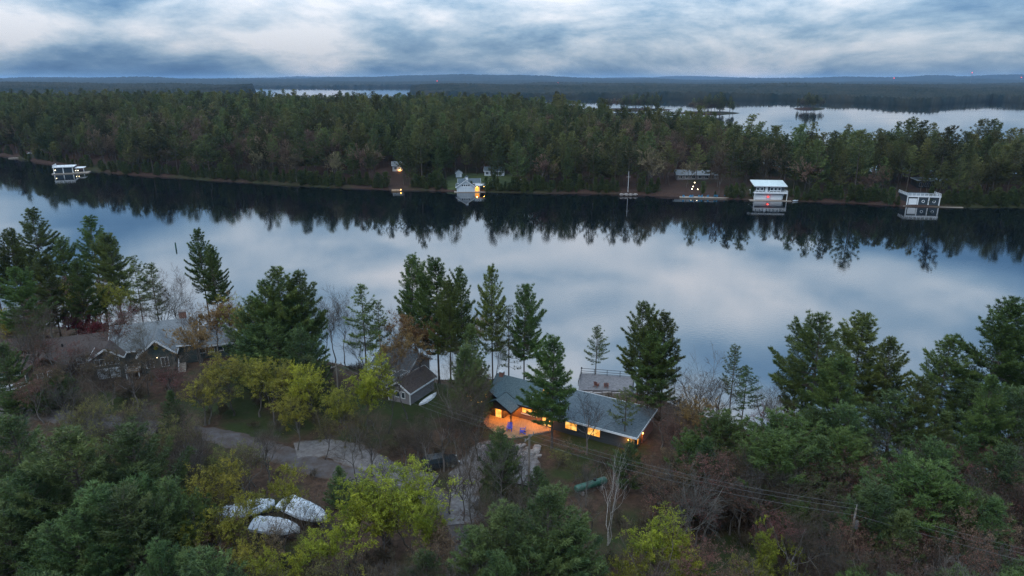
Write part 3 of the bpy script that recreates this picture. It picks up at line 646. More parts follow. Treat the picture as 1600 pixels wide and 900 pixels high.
def adirondack(loc, rz, m, label, group=None):
    t = thing('garden_chair', label, 'chair', loc, rz, group)
    b = MB()
    for i in range(5): b.bar((-.24 + i * .12, -.12, .34), (-.24 + i * .12, .38, .22), .10, .025)
    b.build('seat', M[m], t); b = MB()
    for i in range(5): b.bar((-.24 + i * .12, .30, .24), (-.28 + i * .14, .62, .98 + .06 * (1 - abs(i - 2) / 2)), .10, .025, (0, 1, 0))
    b.build('backrest', M[m], t)
    for s in (-1, 1):
        b = MB(); b.bar((s * .34, -.2, .56), (s * .34, .52, .56), .13, .03); b.build('armrest', M[m], t)
        b = MB(); b.bar((s * .32, -.14, 0), (s * .32, -.14, .55), .08); b.build('leg', M[m], t)
        b = MB(); b.bar((s * .30, -.10, .32), (s * .30, .66, .02), .05, .12); b.build('leg', M[m], t)
    return t
adirondack((-.35, 83.35, 4.15), R(-8), 'blue_paint', 'blue slatted garden chair by the porch post, facing the drive')
adirondack((1.25, 82.75, 4.15), R(-95), 'blue_paint', 'blue slatted garden chair seen side on near the deck edge')
def terrace():
    t = thing('lake_terrace', 'paved lakeside terrace with dark metal railing above the water', 'terrace', (15, 102.0, 0))
    b = MB(); b.prism([(-4.4, -2.4, -1), (3.9, -2.8, -1), (5.4, 2.4, -1), (-3.4, 4.0, -1)], (0, 0, 3.55)); b.build('platform', M['paving'], t)
    railing(t, [(-4.3, -1.0, 2.55), (-3.3, 3.8, 2.55), (5.1, 2.2, 2.55)], 1.0, 'dark_metal', 1.8)
    b = MB(); b.cyl((-3.3, 3.8, 3.5), (-3.3, 3.8, 3.75), .16, .10, 8); b.build('post_cap', M['dark_metal'], t)
    for k in range(6):
        b = MB(); b.box(-5 + k * 1.45, -3.65 + k * 1.45, -3.4, -2.9 - .05 * k, 1.6, 2.45 + .1 * (k % 2)); b.build('stone', M['stone'], t)
    adirondack((13.7, 101.0, 2.55), R(150), 'rust_paint', 'rust brown garden chair on the lake terrace, left of the pair', None)
    adirondack((15.2, 100.7, 2.55), R(170), 'rust_paint', 'rust brown garden chair on the lake terrace, right of the pair', None)
terrace()
def cottage():
    h = thing('grey_cottage', 'small grey cottage with white trimmed brown roof and a canoe alongside', 'house', (-15.0, 91.3, 4.0), R(-28))
    gable(h, -3.9, 0, 0, 6.2, -1, 2.1, 3.3, 'y', 'grey_siding', 'brown_shingles', .4)
    window(h, -2.6, 0, .9, .75, .9, panes=1); window(h, -1.5, 0, .9, .6, .9, panes=1)
    for x in (-3.93, .0):
        b = MB(); b.box(x - .05, x + .08, -.06, .06, -.5, 2.0); b.build('corner_trim', M['white_paint'], h)
    b = MB(); b.bar((-5.2, .2, -.3), (-5.2, .2, 2.2), .12); b.build('post', M['white_paint'], h)
    slab_roof(h, [(-5.6, -.2, 2.35), (-4.35, -.2, 2.35), (-4.35, 5.5, 2.35), (-5.6, 5.5, 2.35)], 'slate_shingles', 'white_paint')
    g2 = thing('slate_roofed_cottage', 'slate roofed cottage with white rake trim behind the grey cottage', 'house', (-17.6, 99.0, 3.6), R(-28))
    gable(g2, -5.4, 1.4, 0, 6.0, -1.5, 2.6, 4.6, 'x', 'grey_siding', 'slate_shingles', .4)
    window(g2, -4.2, 0, 1.0, 1.4, 1.0, panes=2); window(g2, -1.4, 0, 1.0, 1.4, 1.0, panes=2)
    box_part('chimney', 'brick', g2, -3.4, -2.7, 3.4, 4.1, 3.9, 5.4)
cottage()
def canoe(loc, rz, m, label, L=4.6):
    t = thing('canoe', label, 'canoe', loc, rz); n = 13; v = []; f = []
    for i in range(n):
        s = i / (n - 1) * 2 - 1; w = .46 * (1 - abs(s) ** 2.6) + .01; h = .42 - .16 * abs(s) ** 4; zb = .02 + .10 * s**4
        for a in np.linspace(0, math.pi, 7): v.append((s * L / 2, w * math.cos(a), zb + h * math.sin(a) ** .8))
    for i in range(n - 1):
        for j in range(6): f.append((i * 7 + j, i * 7 + j + 1, (i + 1) * 7 + j + 1, (i + 1) * 7 + j))
    me = bpy.data.meshes.new('hull'); me.from_pydata(v, [], f); me.materials.append(M[m]); me.polygons.foreach_set('use_smooth', [True] * len(f)); link('hull', me, t)
    b = MB(); b.bar((-L / 2 + .1, 0, .29), (L / 2 - .1, 0, .29), .03); 
    b = MB(); b.bar((-L/2+.15, .3, .05), (-L/2+.15, -.3, .05), .05); b.build('thwart', M['deck_wood'], t)
    return t
canoe((-12.6, 93.0, 4.0), R(62), 'white_paint', 'white canoe lying upturned beside the grey cottage wall')
# ---------------------------------------------------------------- houses on the left bank
def grey_house():
    h = thing('grey_roofed_house', 'large green sided house with pale grey roof and white windows', 'house', (-62.6, 102.0, 4.0), R(20))
    W = 'green_siding'
    gable(h, -2.0, 10.5, 2.0, 11.0, -1.5, 3.6, 6.4, 'x', W, 'grey_shingles', .5)
    gable(h, 2.4, 7.4, -.6, 6.0, -1.5, 3.4, 5.6, 'y', W, 'grey_shingles', .5, wallpart=True)
    gable(h, -4.6, -.2, -.2, 8.0, -1.5, 3.5, 4.9, 'y', W, 'brown_shingles', .4)
    gable(h, 10.5, 16.4, 3.0, 9.6, -1.5, 2.6, 4.7, 'x', W, 'grey_shingles', .45)
    window(h, -4.1, -.2, 2.3, 1.4, .95, panes=2); window(h, -2.2, -.2, 2.3, 1.5, .95, panes=3)
    for x in (-4.0, -2.2): 
        d = box_part('garage_door', 'white_paint', h, x, x + 1.6, -.28, -.2, -.1, 1.7)
        for k in range(3): box_part('door_panel', 'pale_siding', d, x + .08, x + 1.52, -.31, -.28, .0 + k * .55, .46 + k * .55)
    for k in range(4): window(h, 10.9 + k * 1.4, 3.0, 1.2, .85, .8, panes=1)
    window(h, 3.2, -.6, 1.0, 1.0, 1.5, panes=2); window(h, 5.4, -.6, 1.0, 1.0, 1.5, panes=2)
    b = MB(); b.cyl((4.9, -.68, 4.3), (4.9, -.60, 4.3), .32, .32, 16); b.build('round_ornament', M['ochre_leaves'], h)
    box_part('balcony', 'deck_wood', h, .2, 2.2, -1.8, 1.9, 1.0, 1.15); railing(h, [(.25, -.3, 1.15), (.25, -1.75, 1.15), (2.15, -1.75, 1.15), (2.15, -.3, 1.15)], .9, 'white_paint', 1.0)
    for x in (.3, 2.1): 
        b = MB(); b.bar((x, -1.7, -1), (x, -1.7, 1.0), .14); b.build('post', M['white_paint'], h)
    b = MB()
    for k in range(6): b.box(7.9, 8.9, -.4 - k * .3, -.1 - k * .3, -1, 1.0 - k * .18)
    b.build('steps', M['dock_wood'], h); railing(h, [(7.9, -.2, 1.0), (7.9, -2.0, 0)], .85, 'white_paint', 1.0)
    c = box_part('chimney', 'brick', h, 8.0, 9.1, 6.8, 7.7, 5.0, 7.6); box_part('cap', 'stone', c, 7.9, 9.2, 6.7, 7.8, 7.61, 7.75)
    for x, y in ((.8, 5.2), (2.0, 4.8)):
        b = MB(); b.cyl((x, y, 4.9), (x, y, 5.6), .09, .09, 8); b.build('vent_pipe', M['dark_metal'], h)
    for x, y in ((11.2, 9.9), (14.5, 9.9)): lamp_fixture(h, (x, y, 3.1), 'white_lamp', 0, .10)
    lamp_fixture(h, (4.9, -.9, 2.7), 'white_lamp', 0, .06)
grey_house()
def brown_house():
    h = thing('brown_roofed_house', 'rambling dark log house with brown roof and white framed porch', 'house', (-77.5, 98.5, 4.0), R(22))
    W = 'log_siding'; RF = 'brown_shingles'
    gable(h, 2.4, 12.0, 2.6, 9.4, -1.5, 2.9, 4.9, 'x', W, RF, .5, 'log_siding')
    gable(h, 1.4, 6.4, -.4, 5.0, -1.5, 2.5, 4.0, 'y', W, RF, .4, 'log_siding')
    gable(h, -6.6, 2.0, .4, 5.4, -1.5, 2.4, 3.7, 'x', W, RF, .4, 'log_siding')
    window(h, -2.6, .4, 1.5, 1.3, .5, panes=1); window(h, -1.1, .4, 1.5, 1.3, .5, panes=1)
    window(h, .8, .4, .3, .55, 1.6, panes=1); window(h, 2.6, -.4, .8, .7, .7, panes=1); window(h, 4.0, -.4, .8, .6, .9, panes=1)
    box_part('porch_floor', 'white_paint', h, -3.4, 1.4, -1.9, .3, -.2, .15); railing(h, [(-3.35, -1.85, .15), (1.3, -1.85, .15)], .6, 'white_paint', .8)
    window(h, 7.6, 2.6, 1.3, 1.4, .9, panes=2)
    b = MB(); b.cyl((5.6, 4.2, 3.6), (5.6, 4.2, 4.5), .14, .14, 8); b.build('vent_pipe', M['dark_metal'], h)
    g = thing('brown_cabin', 'little brown roofed cabin with white window behind the log house', 'cabin', (-82.5, 107.5, 4.0), R(22))
    gable(g, -4.2, 2.4, 0, 4.6, -1, 2.3, 3.6, 'x', 'rust_paint', RF, .4, 'log_siding')
    window(g, -.2, 0, .8, 1.0, 1.1, panes=2); window(g, 1.3, 0, .8, .8, .9, panes=1)
    g = thing('lakeside_cabin', 'dark lakeside cabin under the crimson tree beside the brown roofs', 'cabin', (-73.0, 113.0, 3.6), R(22))
    gable(g, -3.0, 3.6, 0, 4.6, -1, 2.3, 3.9, 'x', 'log_siding', RF, .4, 'white_paint'); window(g, .4, 0, .8, 1.2, .9, panes=3)
brown_house()
# ---------------------------------------------------------------- boats under wrap, tank, vehicle, pole and wires, rocks
def wrapped_boat(loc, rz, L, W, label, group=None):
    t = thing('wrapped_boat', label, 'boat', loc, rz, group)
    n = 15; hv, hf_, cv, cf = [], [], [], []
    for i in range(n):
        s = i / (n - 1); bow = max(0, (s - .45) / .55); w = W / 2 * (1 - bow ** 2.4) + .03; kz = .62 + .35 * bow ** 2; gz = 1.28 + .22 * bow ** 1.5; x = (s - .5) * L
        hv += [(x, -w, gz), (x, -w * .86, kz + .25), (x, 0, kz), (x, w * .86, kz + .25), (x, w, gz)]
        rg = gz + .16 + .85 * math.sin(math.pi * min(1, max(0, s * .9 + .08))) ** .7 + .05 * math.sin(i * 2.1)
        cv += [(x, -w - .03, gz - .22), (x, -w - .02, gz + .06), (x, -w * .55, gz + (rg - gz) * .66), (x, 0, rg), (x, w * .55, gz + (rg - gz) * .66), (x, w + .02, gz + .06), (x, w + .03, gz - .22)]
    for i in range(n - 1):
        hf_ += [(i * 5 + j, i * 5 + j + 1, i * 5 + j + 6, i * 5 + j + 5) for j in range(4)]
        cf += [(i * 7 + j, i * 7 + j + 7, i * 7 + j + 8, i * 7 + j + 1) for j in range(6)]
    hf_.append((0, 1, 2, 3, 4)); cf += [(6, 5, 4, 3, 2, 1, 0), tuple((n - 1) * 7 + j for j in range(7))]
    for nm, v, f, m in (('hull', hv, hf_, 'pale_siding'), ('wrap', cv, cf, 'white_wrap')):
        me = bpy.data.meshes.new(nm); me.from_pydata(v, [], f); me.materials.append(M[m]); me.update(); o = link(nm, me, t)
    for i in (3, 6, 9, 12):
        b = MB(); p = [Vector(cv[i * 7 + j]) + Vector((0, (j - 3) * .006, .025)) for j in range(7)]
        for a_, c_ in zip(p[:-1], p[1:]): b.bar(a_, c_, .05, .02)
        b.build('strap', M['grey_siding'], t)
    b = MB(); b.bar((-L * .45, -.45, .5), (L * .3, -.45, .5), .09); b.bar((-L * .45, .45, .5), (L * .3, .45, .5), .09); b.bar((L * .3, -.45, .5), (L * .62, 0, .42), .09); b.bar((L * .3, .45, .5), (L * .62, 0, .42), .09); b.bar((-L * .2, -W * .42, .34), (-L * .2, W * .42, .34), .08)
    b.bar((L * .6, 0, 0), (L * .6, 0, .45), .06)
    b.build('trailer', M['dark_metal'], t)
    for s in (-1, 1):
        b = MB(); b.cyl((-L * .2, s * W * .40, .33), (-L * .2, s * (W * .40 + .18), .33), .33, .33, 14); b.build('wheel', M['rubber'], t)
wrapped_boat((-22.4, 63.8, 4.0), R(-32), 6.6, 2.5, 'large white shrink wrapped boat on a trailer beside the budding trees')
wrapped_boat((-24.6, 61.0, 4.0), R(-14), 5.4, 2.2, 'smaller white shrink wrapped boat parked alongside the large one')
wrapped_boat((-28.5, 64.2, 4.0), R(20), 5.0, 2.0, 'half hidden wrapped boat behind branches next to the other boats')
wrapped_boat((-31.6, 62.0, 4.0), R(65), 4.6, 1.9, 'small wrapped boat deep in the undergrowth left of the others')
def tank():
    t = thing('storage_tank', 'long green cylindrical storage tank lying on the bank below the house', 'tank', (9.2, 69.4, 4.0), R(27))
    n = 18; v = []; f = []; prof = [(-2.2, .0), (-2.18, .20), (-2.1, .36), (-1.95, .44), (1.95, .44), (2.1, .36), (2.18, .20), (2.2, 0.)]
    for x, r in prof:
        for j in range(n): v.append((x, r * math.cos(2 * math.pi * j / n), .85 + r * math.sin(2 * math.pi * j / n)))
    for i in range(len(prof) - 1):
        for j in range(n): f.append((i * n + j, i * n + (j + 1) % n, (i + 1) * n + (j + 1) % n, (i + 1) * n + j))
    me = bpy.data.meshes.new('shell'); me.from_pydata(v, [], f); me.materials.append(M['green_tank']); me.polygons.foreach_set('use_smooth', [True] * len(f)); link('shell', me, t)
    b = MB(); b.cyl((.5, 0, 1.25), (.5, 0, 1.48), .2, .18, 12); b.build('valve_cover', M['dark_metal'], t)
    for x in (-1.3, 1.3): box_part('saddle', 'stone', t, x - .15, x + .15, -.45, .45, -.1, .42)
tank()
def car():
    t = thing('parked_car', 'dark estate car parked on the gravel drive behind bare branches', 'car', (-8.9, 74.6, 4.03), R(18))
    b = MB(); b.prism([(-2.25, -.9, .32), (2.2, -.9, .32), (2.28, -.9, .62), (2.1, -.9, .86), (1.0, -.9, .98), (-2.2, -.9, 1.02), (-2.3, -.9, .6)], (0, 1.8, 0)); b.build('body', M['black_car'], t)
    b = MB(); v = [(1.05, -.84, .98), (.35, -.70, 1.50), (-1.7, -.70, 1.52), (-2.2, -.84, 1.02)]; v2 = [(x, -y, z) for x, y, z in v]
    b.add(v + v2, [(0, 1, 2, 3), (7, 6, 5, 4), (0, 4, 5, 1), (2, 6, 7, 3)]); b.build('glasshouse', M['dark_glass'], t)
    b = MB(); b.box(-1.7, .35, -.70, .70, 1.50, 1.55); b.build('roof_panel', M['black_car'], t)
    for x in (-1.4, 1.4):
        for s in (-1, 1):
            b = MB(); b.cyl((x, s * .74, .33), (x, s * .93, .33), .33, .33, 16); w = b.build('wheel', M['rubber'], t); b = MB(); b.cyl((x, s * .935, .33), (x, s * .945, .33), .19, .19, 12); b.build('rim', M['wire_metal'], w)
    for s in (-1, 1): box_part('headlight', 'white_paint', t, 2.12, 2.27, s * .68 - .16, s * .68 + .16, .66, .78)
car()
def utility_line():
    A = [(-24.0, 86.0, 4), (1.9, 66.5, 4), (31.0, 53.0, 4)]; top = 9.0
    def pole(p, label, ang):
        t = thing('utility_pole', label, 'pole', p, ang)
        b = MB(); b.cyl((0, 0, -.5), (0, 0, top), .15, .10, 9); b.build('post', M['pole_wood'], t)
        b = MB(); b.bar((0, -1.0, top - .4), (0, 1.0, top - .4), .09, .11); b.build('crossarm', M['pole_wood'], t)
        for y in (-.9, .15, .9):
            b = MB(); b.cyl((0, y, top - .34), (0, y, top - .1), .05, .04, 7); b.build('insulator', M['grey_siding'], t)
        b = MB(); b.cyl((.24, 0, top - 2.0), (.24, 0, top - 1.2), .17, .17, 10)
        if label.startswith('wooden utility pole with'): b.build('transformer', M['wire_metal'], t)
    ang = math.atan2(A[2][1] - A[0][1], A[2][0] - A[0][0])
    pole(A[0], 'plain wooden utility pole among the budding trees', ang); pole(A[1], 'wooden utility pole carrying three wires beside the patio rocks', ang); pole(A[2], 'wooden utility pole with a transformer in the bare thicket', ang)
    A = [(-75., 112., 4)] + A + [(75., 33., 4)]
    lab = ['between the left houses and the budding trees', 'over the gravel drive', 'below the house wing', 'through the bare thicket']
    for k in range(1, 4):
        for j, y in enumerate((-.9, .15, .9)):
            o = Vector((-math.sin(ang) * y, math.cos(ang) * y, top - .1))
            p = Vector(A[k]) + o; q = Vector(A[k + 1]) + o; n = 20
            pts = np.array([list(p.lerp(q, i / n) - Vector((0, 0, 4 * .9 * (i / n) * (1 - i / n)))) for i in range(n + 1)])
            v, f = tubes(pts[None], np.full((1, n + 1), .010), 4)
            o2 = link('power_wire', new_mesh('power_wire', v, f, mats=[M['wire_metal']])); tag(o2, 'thin sagging overhead wire strung ' + lab[k], 'wire', 'overhead wires ' + lab[k])
utility_line()
rk = random.Random(9)
def rock(loc, s, label, group):
    r = np.random.RandomState(rk.randrange(9999)); b = MB(); n = 8; v = []
    for i, (zz, rr) in enumerate(((-.3, .8), (.15, 1.0), (.5, .85), (.75, .45))):
        for j in range(n): a = 2 * math.pi * j / n; q = rr * r.uniform(.75, 1.15); v.append((loc[0] + s * q * math.cos(a), loc[1] + s * q * .8 * math.sin(a), loc[2] + s * .8 * (zz + r.uniform(-.08, .08))))
    f = [(i * n + j, i * n + (j + 1) % n, (i + 1) * n + (j + 1) % n, (i + 1) * n + j) for i in range(3) for j in range(n)] + [tuple(range(3 * n, 4 * n))]
    b.add(v, f); o = b.build('boulder', M['stone']); return tag(o, label, 'boulder', group)
for k in range(22):
    x, y = at(798 + 44 * rk.random() + k * .6, 690 + 14 * rk.random() + k * .7, 4.0); rock((x, y, 4.0), rk.uniform(.3, .6), 'rough grey boulder in the rockery below the patio edge', 'patio rockery boulders')
# ---------------------------------------------------------------- road and gravel drive
def littered(name):
    m = M[name]; N = m.node_tree.nodes; L = m.node_tree.links; b = N['Principled BSDF']; base = b.inputs['Base Color'].links[0].from_socket
    at_ = N.new('ShaderNodeAttribute'); at_.attribute_name = 'edge'; tc = N.new('ShaderNodeTexCoord'); t = N.new('ShaderNodeTexNoise'); L.new(tc.outputs['Object'], t.inputs['Vector']); t.inputs['Scale'].default_value = .9; t.inputs['Detail'].default_value = 8; t.inputs['Roughness'].default_value = .7
    ma = N.new('ShaderNodeMath'); ma.operation = 'MULTIPLY_ADD'; L.new(t.outputs[0], ma.inputs[0]); ma.inputs[1].default_value = 2.0; L.new(at_.outputs['Fac'], ma.inputs[2])
    r = N.new('ShaderNodeMapRange'); L.new(ma.outputs[0], r.inputs[0]); r.inputs[1].default_value = 1.72; r.inputs[2].default_value = 2.1
    mx = N.new('ShaderNodeMix'); mx.data_type = 'RGBA'; L.new(r.outputs[0], mx.inputs[0]); L.new(base, mx.inputs[6]); mx.inputs[7].default_value = (0.060, 0.042, 0.030, 1); L.new(mx.outputs[2], b.inputs['Base Color'])
littered('gravel'); littered('asphalt')
def ribbon(name, px, w, m, lift, label=None):
    P = np.array([at(u, v, 4.0) for u, v in px]); t = np.concatenate([[0], np.cumsum(np.linalg.norm(np.diff(P, axis=0), axis=1))]); s = np.arange(0, t[-1], .4)
    C = np.stack([np.interp(s, t, P[:, 0]), np.interp(s, t, P[:, 1])], -1)
    for _ in range(40): C[1:-1] = (C[:-2] + 2 * C[1:-1] + C[2:]) / 4
    T = nrm(np.gradient(C, axis=0)); Nn = np.stack([-T[:, 1], T[:, 0]], -1); k = 7; o = np.linspace(-.5, .5, k)
    ww = w * (1 + .16 * vnoise(s, s * 0, .6, 3) + .12 * vnoise(s, s * 0, 2.3, 4) + .08 * vnoise(s, s * 0, 6., 5))
    X = C[:, None] + Nn[:, None] * (o[None, :, None] * ww[:, None, None]); Z = near_h(X[..., 0], X[..., 1]) + lift - .35 * np.abs(o * 2) ** 6 * .3
    v = np.concatenate([X, Z[..., None]], -1).reshape(-1, 3); n = len(s); i = (np.arange(n - 1)[:, None] * k + np.arange(k - 1)[None]).ravel()
    me = new_mesh(name, v, np.stack([i, i + k, i + k + 1, i + 1], 1), mats=[M[m]], smooth=True); ea = me.attributes.new('edge', 'FLOAT', 'POINT'); ea.data.foreach_set('value', np.tile(np.abs(o * 2), n).astype(np.float32))
    tag(link(name, me), kind='structure')
    return C, w
ROADS = [ribbon('road', [(-120, 640), (40, 645), (160, 657), (233, 667), (333, 679), (430, 706), (491, 729), (600, 755), (690, 778), (735, 830), (720, 960)], 3.8, 'asphalt', .10),
         ribbon('gravel_drive', [(462, 706), (500, 697), (550, 708), (590, 728), (625, 748), (680, 757)], 4.6, 'gravel', .14),
         ribbon('gravel_drive', [(728, 820), (722, 770), (735, 725), (764, 694), (800, 704), (826, 730), (812, 760)], 4.0, 'gravel', .17)]
def rack():
    t = thing('boat_rack', 'white pipe boat rack standing empty among the dark pines', 'rack', (-39.8, 66.5, 4.0), R(20))
    L_, W_ = 4.4, 2.4
    for x in (-L_ / 2, L_ / 2):
        b = MB(); b.bar((x, -W_ / 2, 1.2), (x, W_ / 2, 1.2), .07); b.build('crossbar', M['white_paint'], t)
        for y in (-W_ / 2, W_ / 2): b = MB(); b.bar((x, y, 0), (x, y, 1.2), .07); b.build('leg', M['white_paint'], t)
    for y in (-W_ / 2, W_ / 2): b = MB(); b.bar((-L_ / 2, y, 1.27), (L_ / 2, y, 1.27), .07); b.build('rail', M['white_paint'], t)
rack()
def sheds():
    x, y = at(1330, 822, 4); h = thing('dark_shed', 'low dark shed with blue grey roof in the bare thicket', 'shed', (x, y, 4.0), R(-20))
    gable(h, -2.2, 2.2, -1.6, 1.6, -.5, 1.9, 2.9, 'x', 'dark_siding', 'dark_roof', .3, 'dark_metal'); window(h, -.5, -1.6, .7, .9, .7)
    x, y = at(1600, 860, 4); h = thing('dark_cabin', 'dark roofed cabin under the great pine by the water', 'cabin', (x, y, 4.0), R(-25))
    gable(h, -2.6, 5.0, -2, 3.0, -.5, 2.3, 3.8, 'x', 'dark_siding', 'dark_roof', .4, 'dark_metal'); window(h, -1.5, -2, .8, 1.0, .9)
sheds()
x, y = at(275, 388)
t = thing('channel_marker', 'slim dark channel marker buoy standing in the open lake', 'buoy', (x, y, 0))
b = MB(); b.cyl((0, 0, -.4), (0, 0, 1.6), .22, .20, 10); b.build('spar', M['green_tank'], t); b = MB(); b.cyl((0, 0, 1.6), (0, 0, 2.0), .20, .03, 10); b.build('tip', M['dark_metal'], t)
# ---------------------------------------------------------------- boathouses and docks on the opposite shore
CLEAR = []      # (x, y, radius) kept free of trees
def clear(x, y, r): CLEAR.append((x, y, r))
def facing(x, y): return math.atan2(-x, y)
def boathouse_gabled():
    x, y = at(728, 300.5); h = thing('boathouse', 'white gabled boathouse with cupola and glowing side porch', 'boathouse', (x, y, 0), R(4)); clear(x + 2, y + 8, 11)
    gable(h, -4.2, 4.2, 0, 10, .25, 2.5, 5.4, 'y', 'pale_siding', 'slate_shingles', .5, 'white_paint', .2)
    gable(h, -3.4, 6.6, 5.0, 9.6, .3, 3.6, 5.2, 'x', 'pale_siding', 'slate_shingles', .4, 'white_paint', .2)
    for a in (-3.0, .4):
        d = box_part('boat_door', 'white_paint', h, a, a + 2.6, -.16, -.02, .25, 2.2)
        for k in range(3): box_part('door_panel', 'pale_siding', d, a + .12, a + 2.48, -.2, -.16, .35 + k * .62, .88 + k * .62)
    box_part('band', 'white_paint', h, -4.3, 4.3, -.12, -.02, 2.35, 2.6)
    for k in range(4): window(h, -1.9 + k * .98, 0, 2.85, .75, .75, panes=1, fw=.12)
    c = box_part('cupola', 'white_paint', h, -.1, 1.1, 3.0, 4.2, 5.0, 6.6); b = MB(); b.prism([(-.3, 2.8, 6.6), (1.3, 2.8, 6.6), (.5, 2.8, 7.2)], (0, 1.6, 0)); b.build('cupola_roof', M['slate_shingles'], c)
    box_part('deck', 'dock_wood', h, -5.4, 9.2, -.6, 10.5, .02, .22)
    box_part('glowing_porch_wall', 'lit_window', h, 4.24, 6.2, .9, 1.0, .3, 2.3);  # wall glows by its own material, standing in for lamplight on the porch
    for xx in (6.4, 9.0):
        for yy in (.2, 5): b = MB(); b.bar((xx, yy, .2), (xx, yy, 3.0), .16); b.build('post', M['white_paint'], h)
    box_part('upper_deck', 'white_paint', h, 4.3, 9.1, 0.1, 5.2, 2.9, 3.1); railing(h, [(4.4, .2, 3.1), (9.0, .2, 3.1), (9.0, 5.0, 3.1)], 1.0, 'white_paint', 1.0, bw=.09)
    lamp_fixture(h, (5.2, .2, 2.4), 'warm_lamp', 160, .16); lamp_fixture(h, (8.4, 1.0, 2.4), 'warm_lamp', 40, .12)
boathouse_gabled()
def boathouse_two_storey():
    x, y = at(1203, 313.5); h = thing('boathouse', 'two storey boathouse with pale metal roof and a red light', 'boathouse', (x, y, 0), R(-6)); clear(x, y + 8, 12)
    w = 6.6
    box_part('wall', 'pale_siding', h, -w, w - 1.2, .6, 9, .2, 3.1); box_part('upper_wall', 'dark_siding', h, -w + .6, w - .6, 2.4, 9, 3.3, 5.9)
    box_part('deck', 'white_paint', h, -w - .3, w + .3, -.8, 9.2, 3.1, 3.3); railing(h, [(-w - .2, -.7, 3.3), (w + .2, -.7, 3.3), (w + .2, 5, 3.3)], 1.0, 'white_paint', 1.5, bw=.10)
    slab_roof(h, [(-w - .3, 1.0, 6.1), (w + .3, 1.0, 6.1), (w + .3, 9.6, 7.5), (-w - .3, 9.6, 7.5)], 'pale_metal_roof', 'white_paint', .22)
    for a in (-6.2, .3):
        d = box_part('boat_door', 'white_paint', h, a, a + 4.6, .45, .58, .3, 2.5)
        for k in range(3): box_part('door_panel', 'white_paint', d, a + .1, a + 4.5, .40, .45, .38 + k * .7, .98 + k * .7)
    for a in (-5.4, -3.7, .4, 2.0, 3.6): window(h, a, 2.4, 4.1, 1.0, 1.1, panes=1, fw=.2)
    box_part('door', 'white_paint', h, -1.8, -.8, 2.3, 2.38, 3.35, 5.5)
    for a in (-w - .1, w + .1):
        for yy in (-.6, 4.5): b = MB(); b.bar((a, yy, -1), (a, yy, 3.1), .2); b.build('post', M['white_paint'], h)
    box_part('dock', 'dock_wood', h, -w - 2, w + 2, -1.6, 9, .0, .22)
    b = MB(); b.cyl((-.85, .1, 1.6), (-.85, .4, 1.6), .30, .30, 10); b.build('red_lamp', M['red_lamp'], h); point('red_lamp_light', h, (-.85, -.3, 1.6), 14, (1, .08, .05), .2)
boathouse_two_storey()
def boathouse_flat():
    x, y = at(1441, 322.5); h = thing('boathouse', 'flat roofed boathouse with roof deck, one white and two dark doors', 'boathouse', (x, y, 0), R(-9)); clear(x, y + 8, 11)
    w = 6.1
    box_part('wall', 'dark_siding', h, -w, w, 0, 9.5, .2, 3.9); r_ = box_part('roof', 'slate_shingles', h, -w - .25, w + .25, -.35, 10, 3.9, 4.2); box_part('fascia', 'white_paint', r_, -w - .3, w + .3, -.45, -.36, 3.85, 4.3)
    railing(h, [(-w - .2, 9.4, 4.25), (-w - .2, -.3, 4.25), (w + .2, -.3, 4.25), (w + .2, 9.4, 4.25)], 1.05, 'white_paint', 1.5, bw=.10)
    for a in (-w, -2.05, 2.0, w): b = MB(); b.box(a - .18, a + .18, -.22, -.02, .2, 3.9); b.build('column', M['white_paint'], h)
    for i, (a, m) in enumerate(((-5.5, 'white_paint'), (-1.6, 'dark_glass'), (2.5, 'dark_glass'))):
        d = box_part('boat_door', m, h, a, a + 3.1, -.14, -.02, .3, 3.2)
        if i:
            n = 16; b = MB(); c = Vector((a + 1.55, -.2, 2.1))
            for j in range(n):
                t0, t1 = 2 * math.pi * j / n, 2 * math.pi * (j + 1) / n
                b.bar(c + Vector((.5 * math.cos(t0), 0, .5 * math.sin(t0))), c + Vector((.5 * math.cos(t1), 0, .5 * math.sin(t1))), .14)
            b.build('ring_ornament', M['white_paint'], d)
    box_part('dock', 'dock_wood', h, -w - 1.5, w + 9, -1.0, 9, 0, .2)
    x, y = at(1480, 312); y += 12; h = thing('shore_cottage', 'dark flat roofed cottage behind the boathouse with the roof deck', 'cottage', (x, y, max(1.0, float(far_h(x, y)))), R(-9)); clear(x, y, 9)
    box_part('wall', 'dark_siding', h, -6.5, 6.5, 0, 7, -2, 3.2); slab_roof(h, [(-7, -.8, 3.5), (7, -.8, 3.5), (7, 7.6, 3.7), (-7, 7.6, 3.7)], 'slate_shingles', 'pale_siding')
    for k in range(5): window(h, -5.6 + k * 2.4, 0, .8, 1.5, 1.5, panes=2, trim='pale_siding')
boathouse_flat()
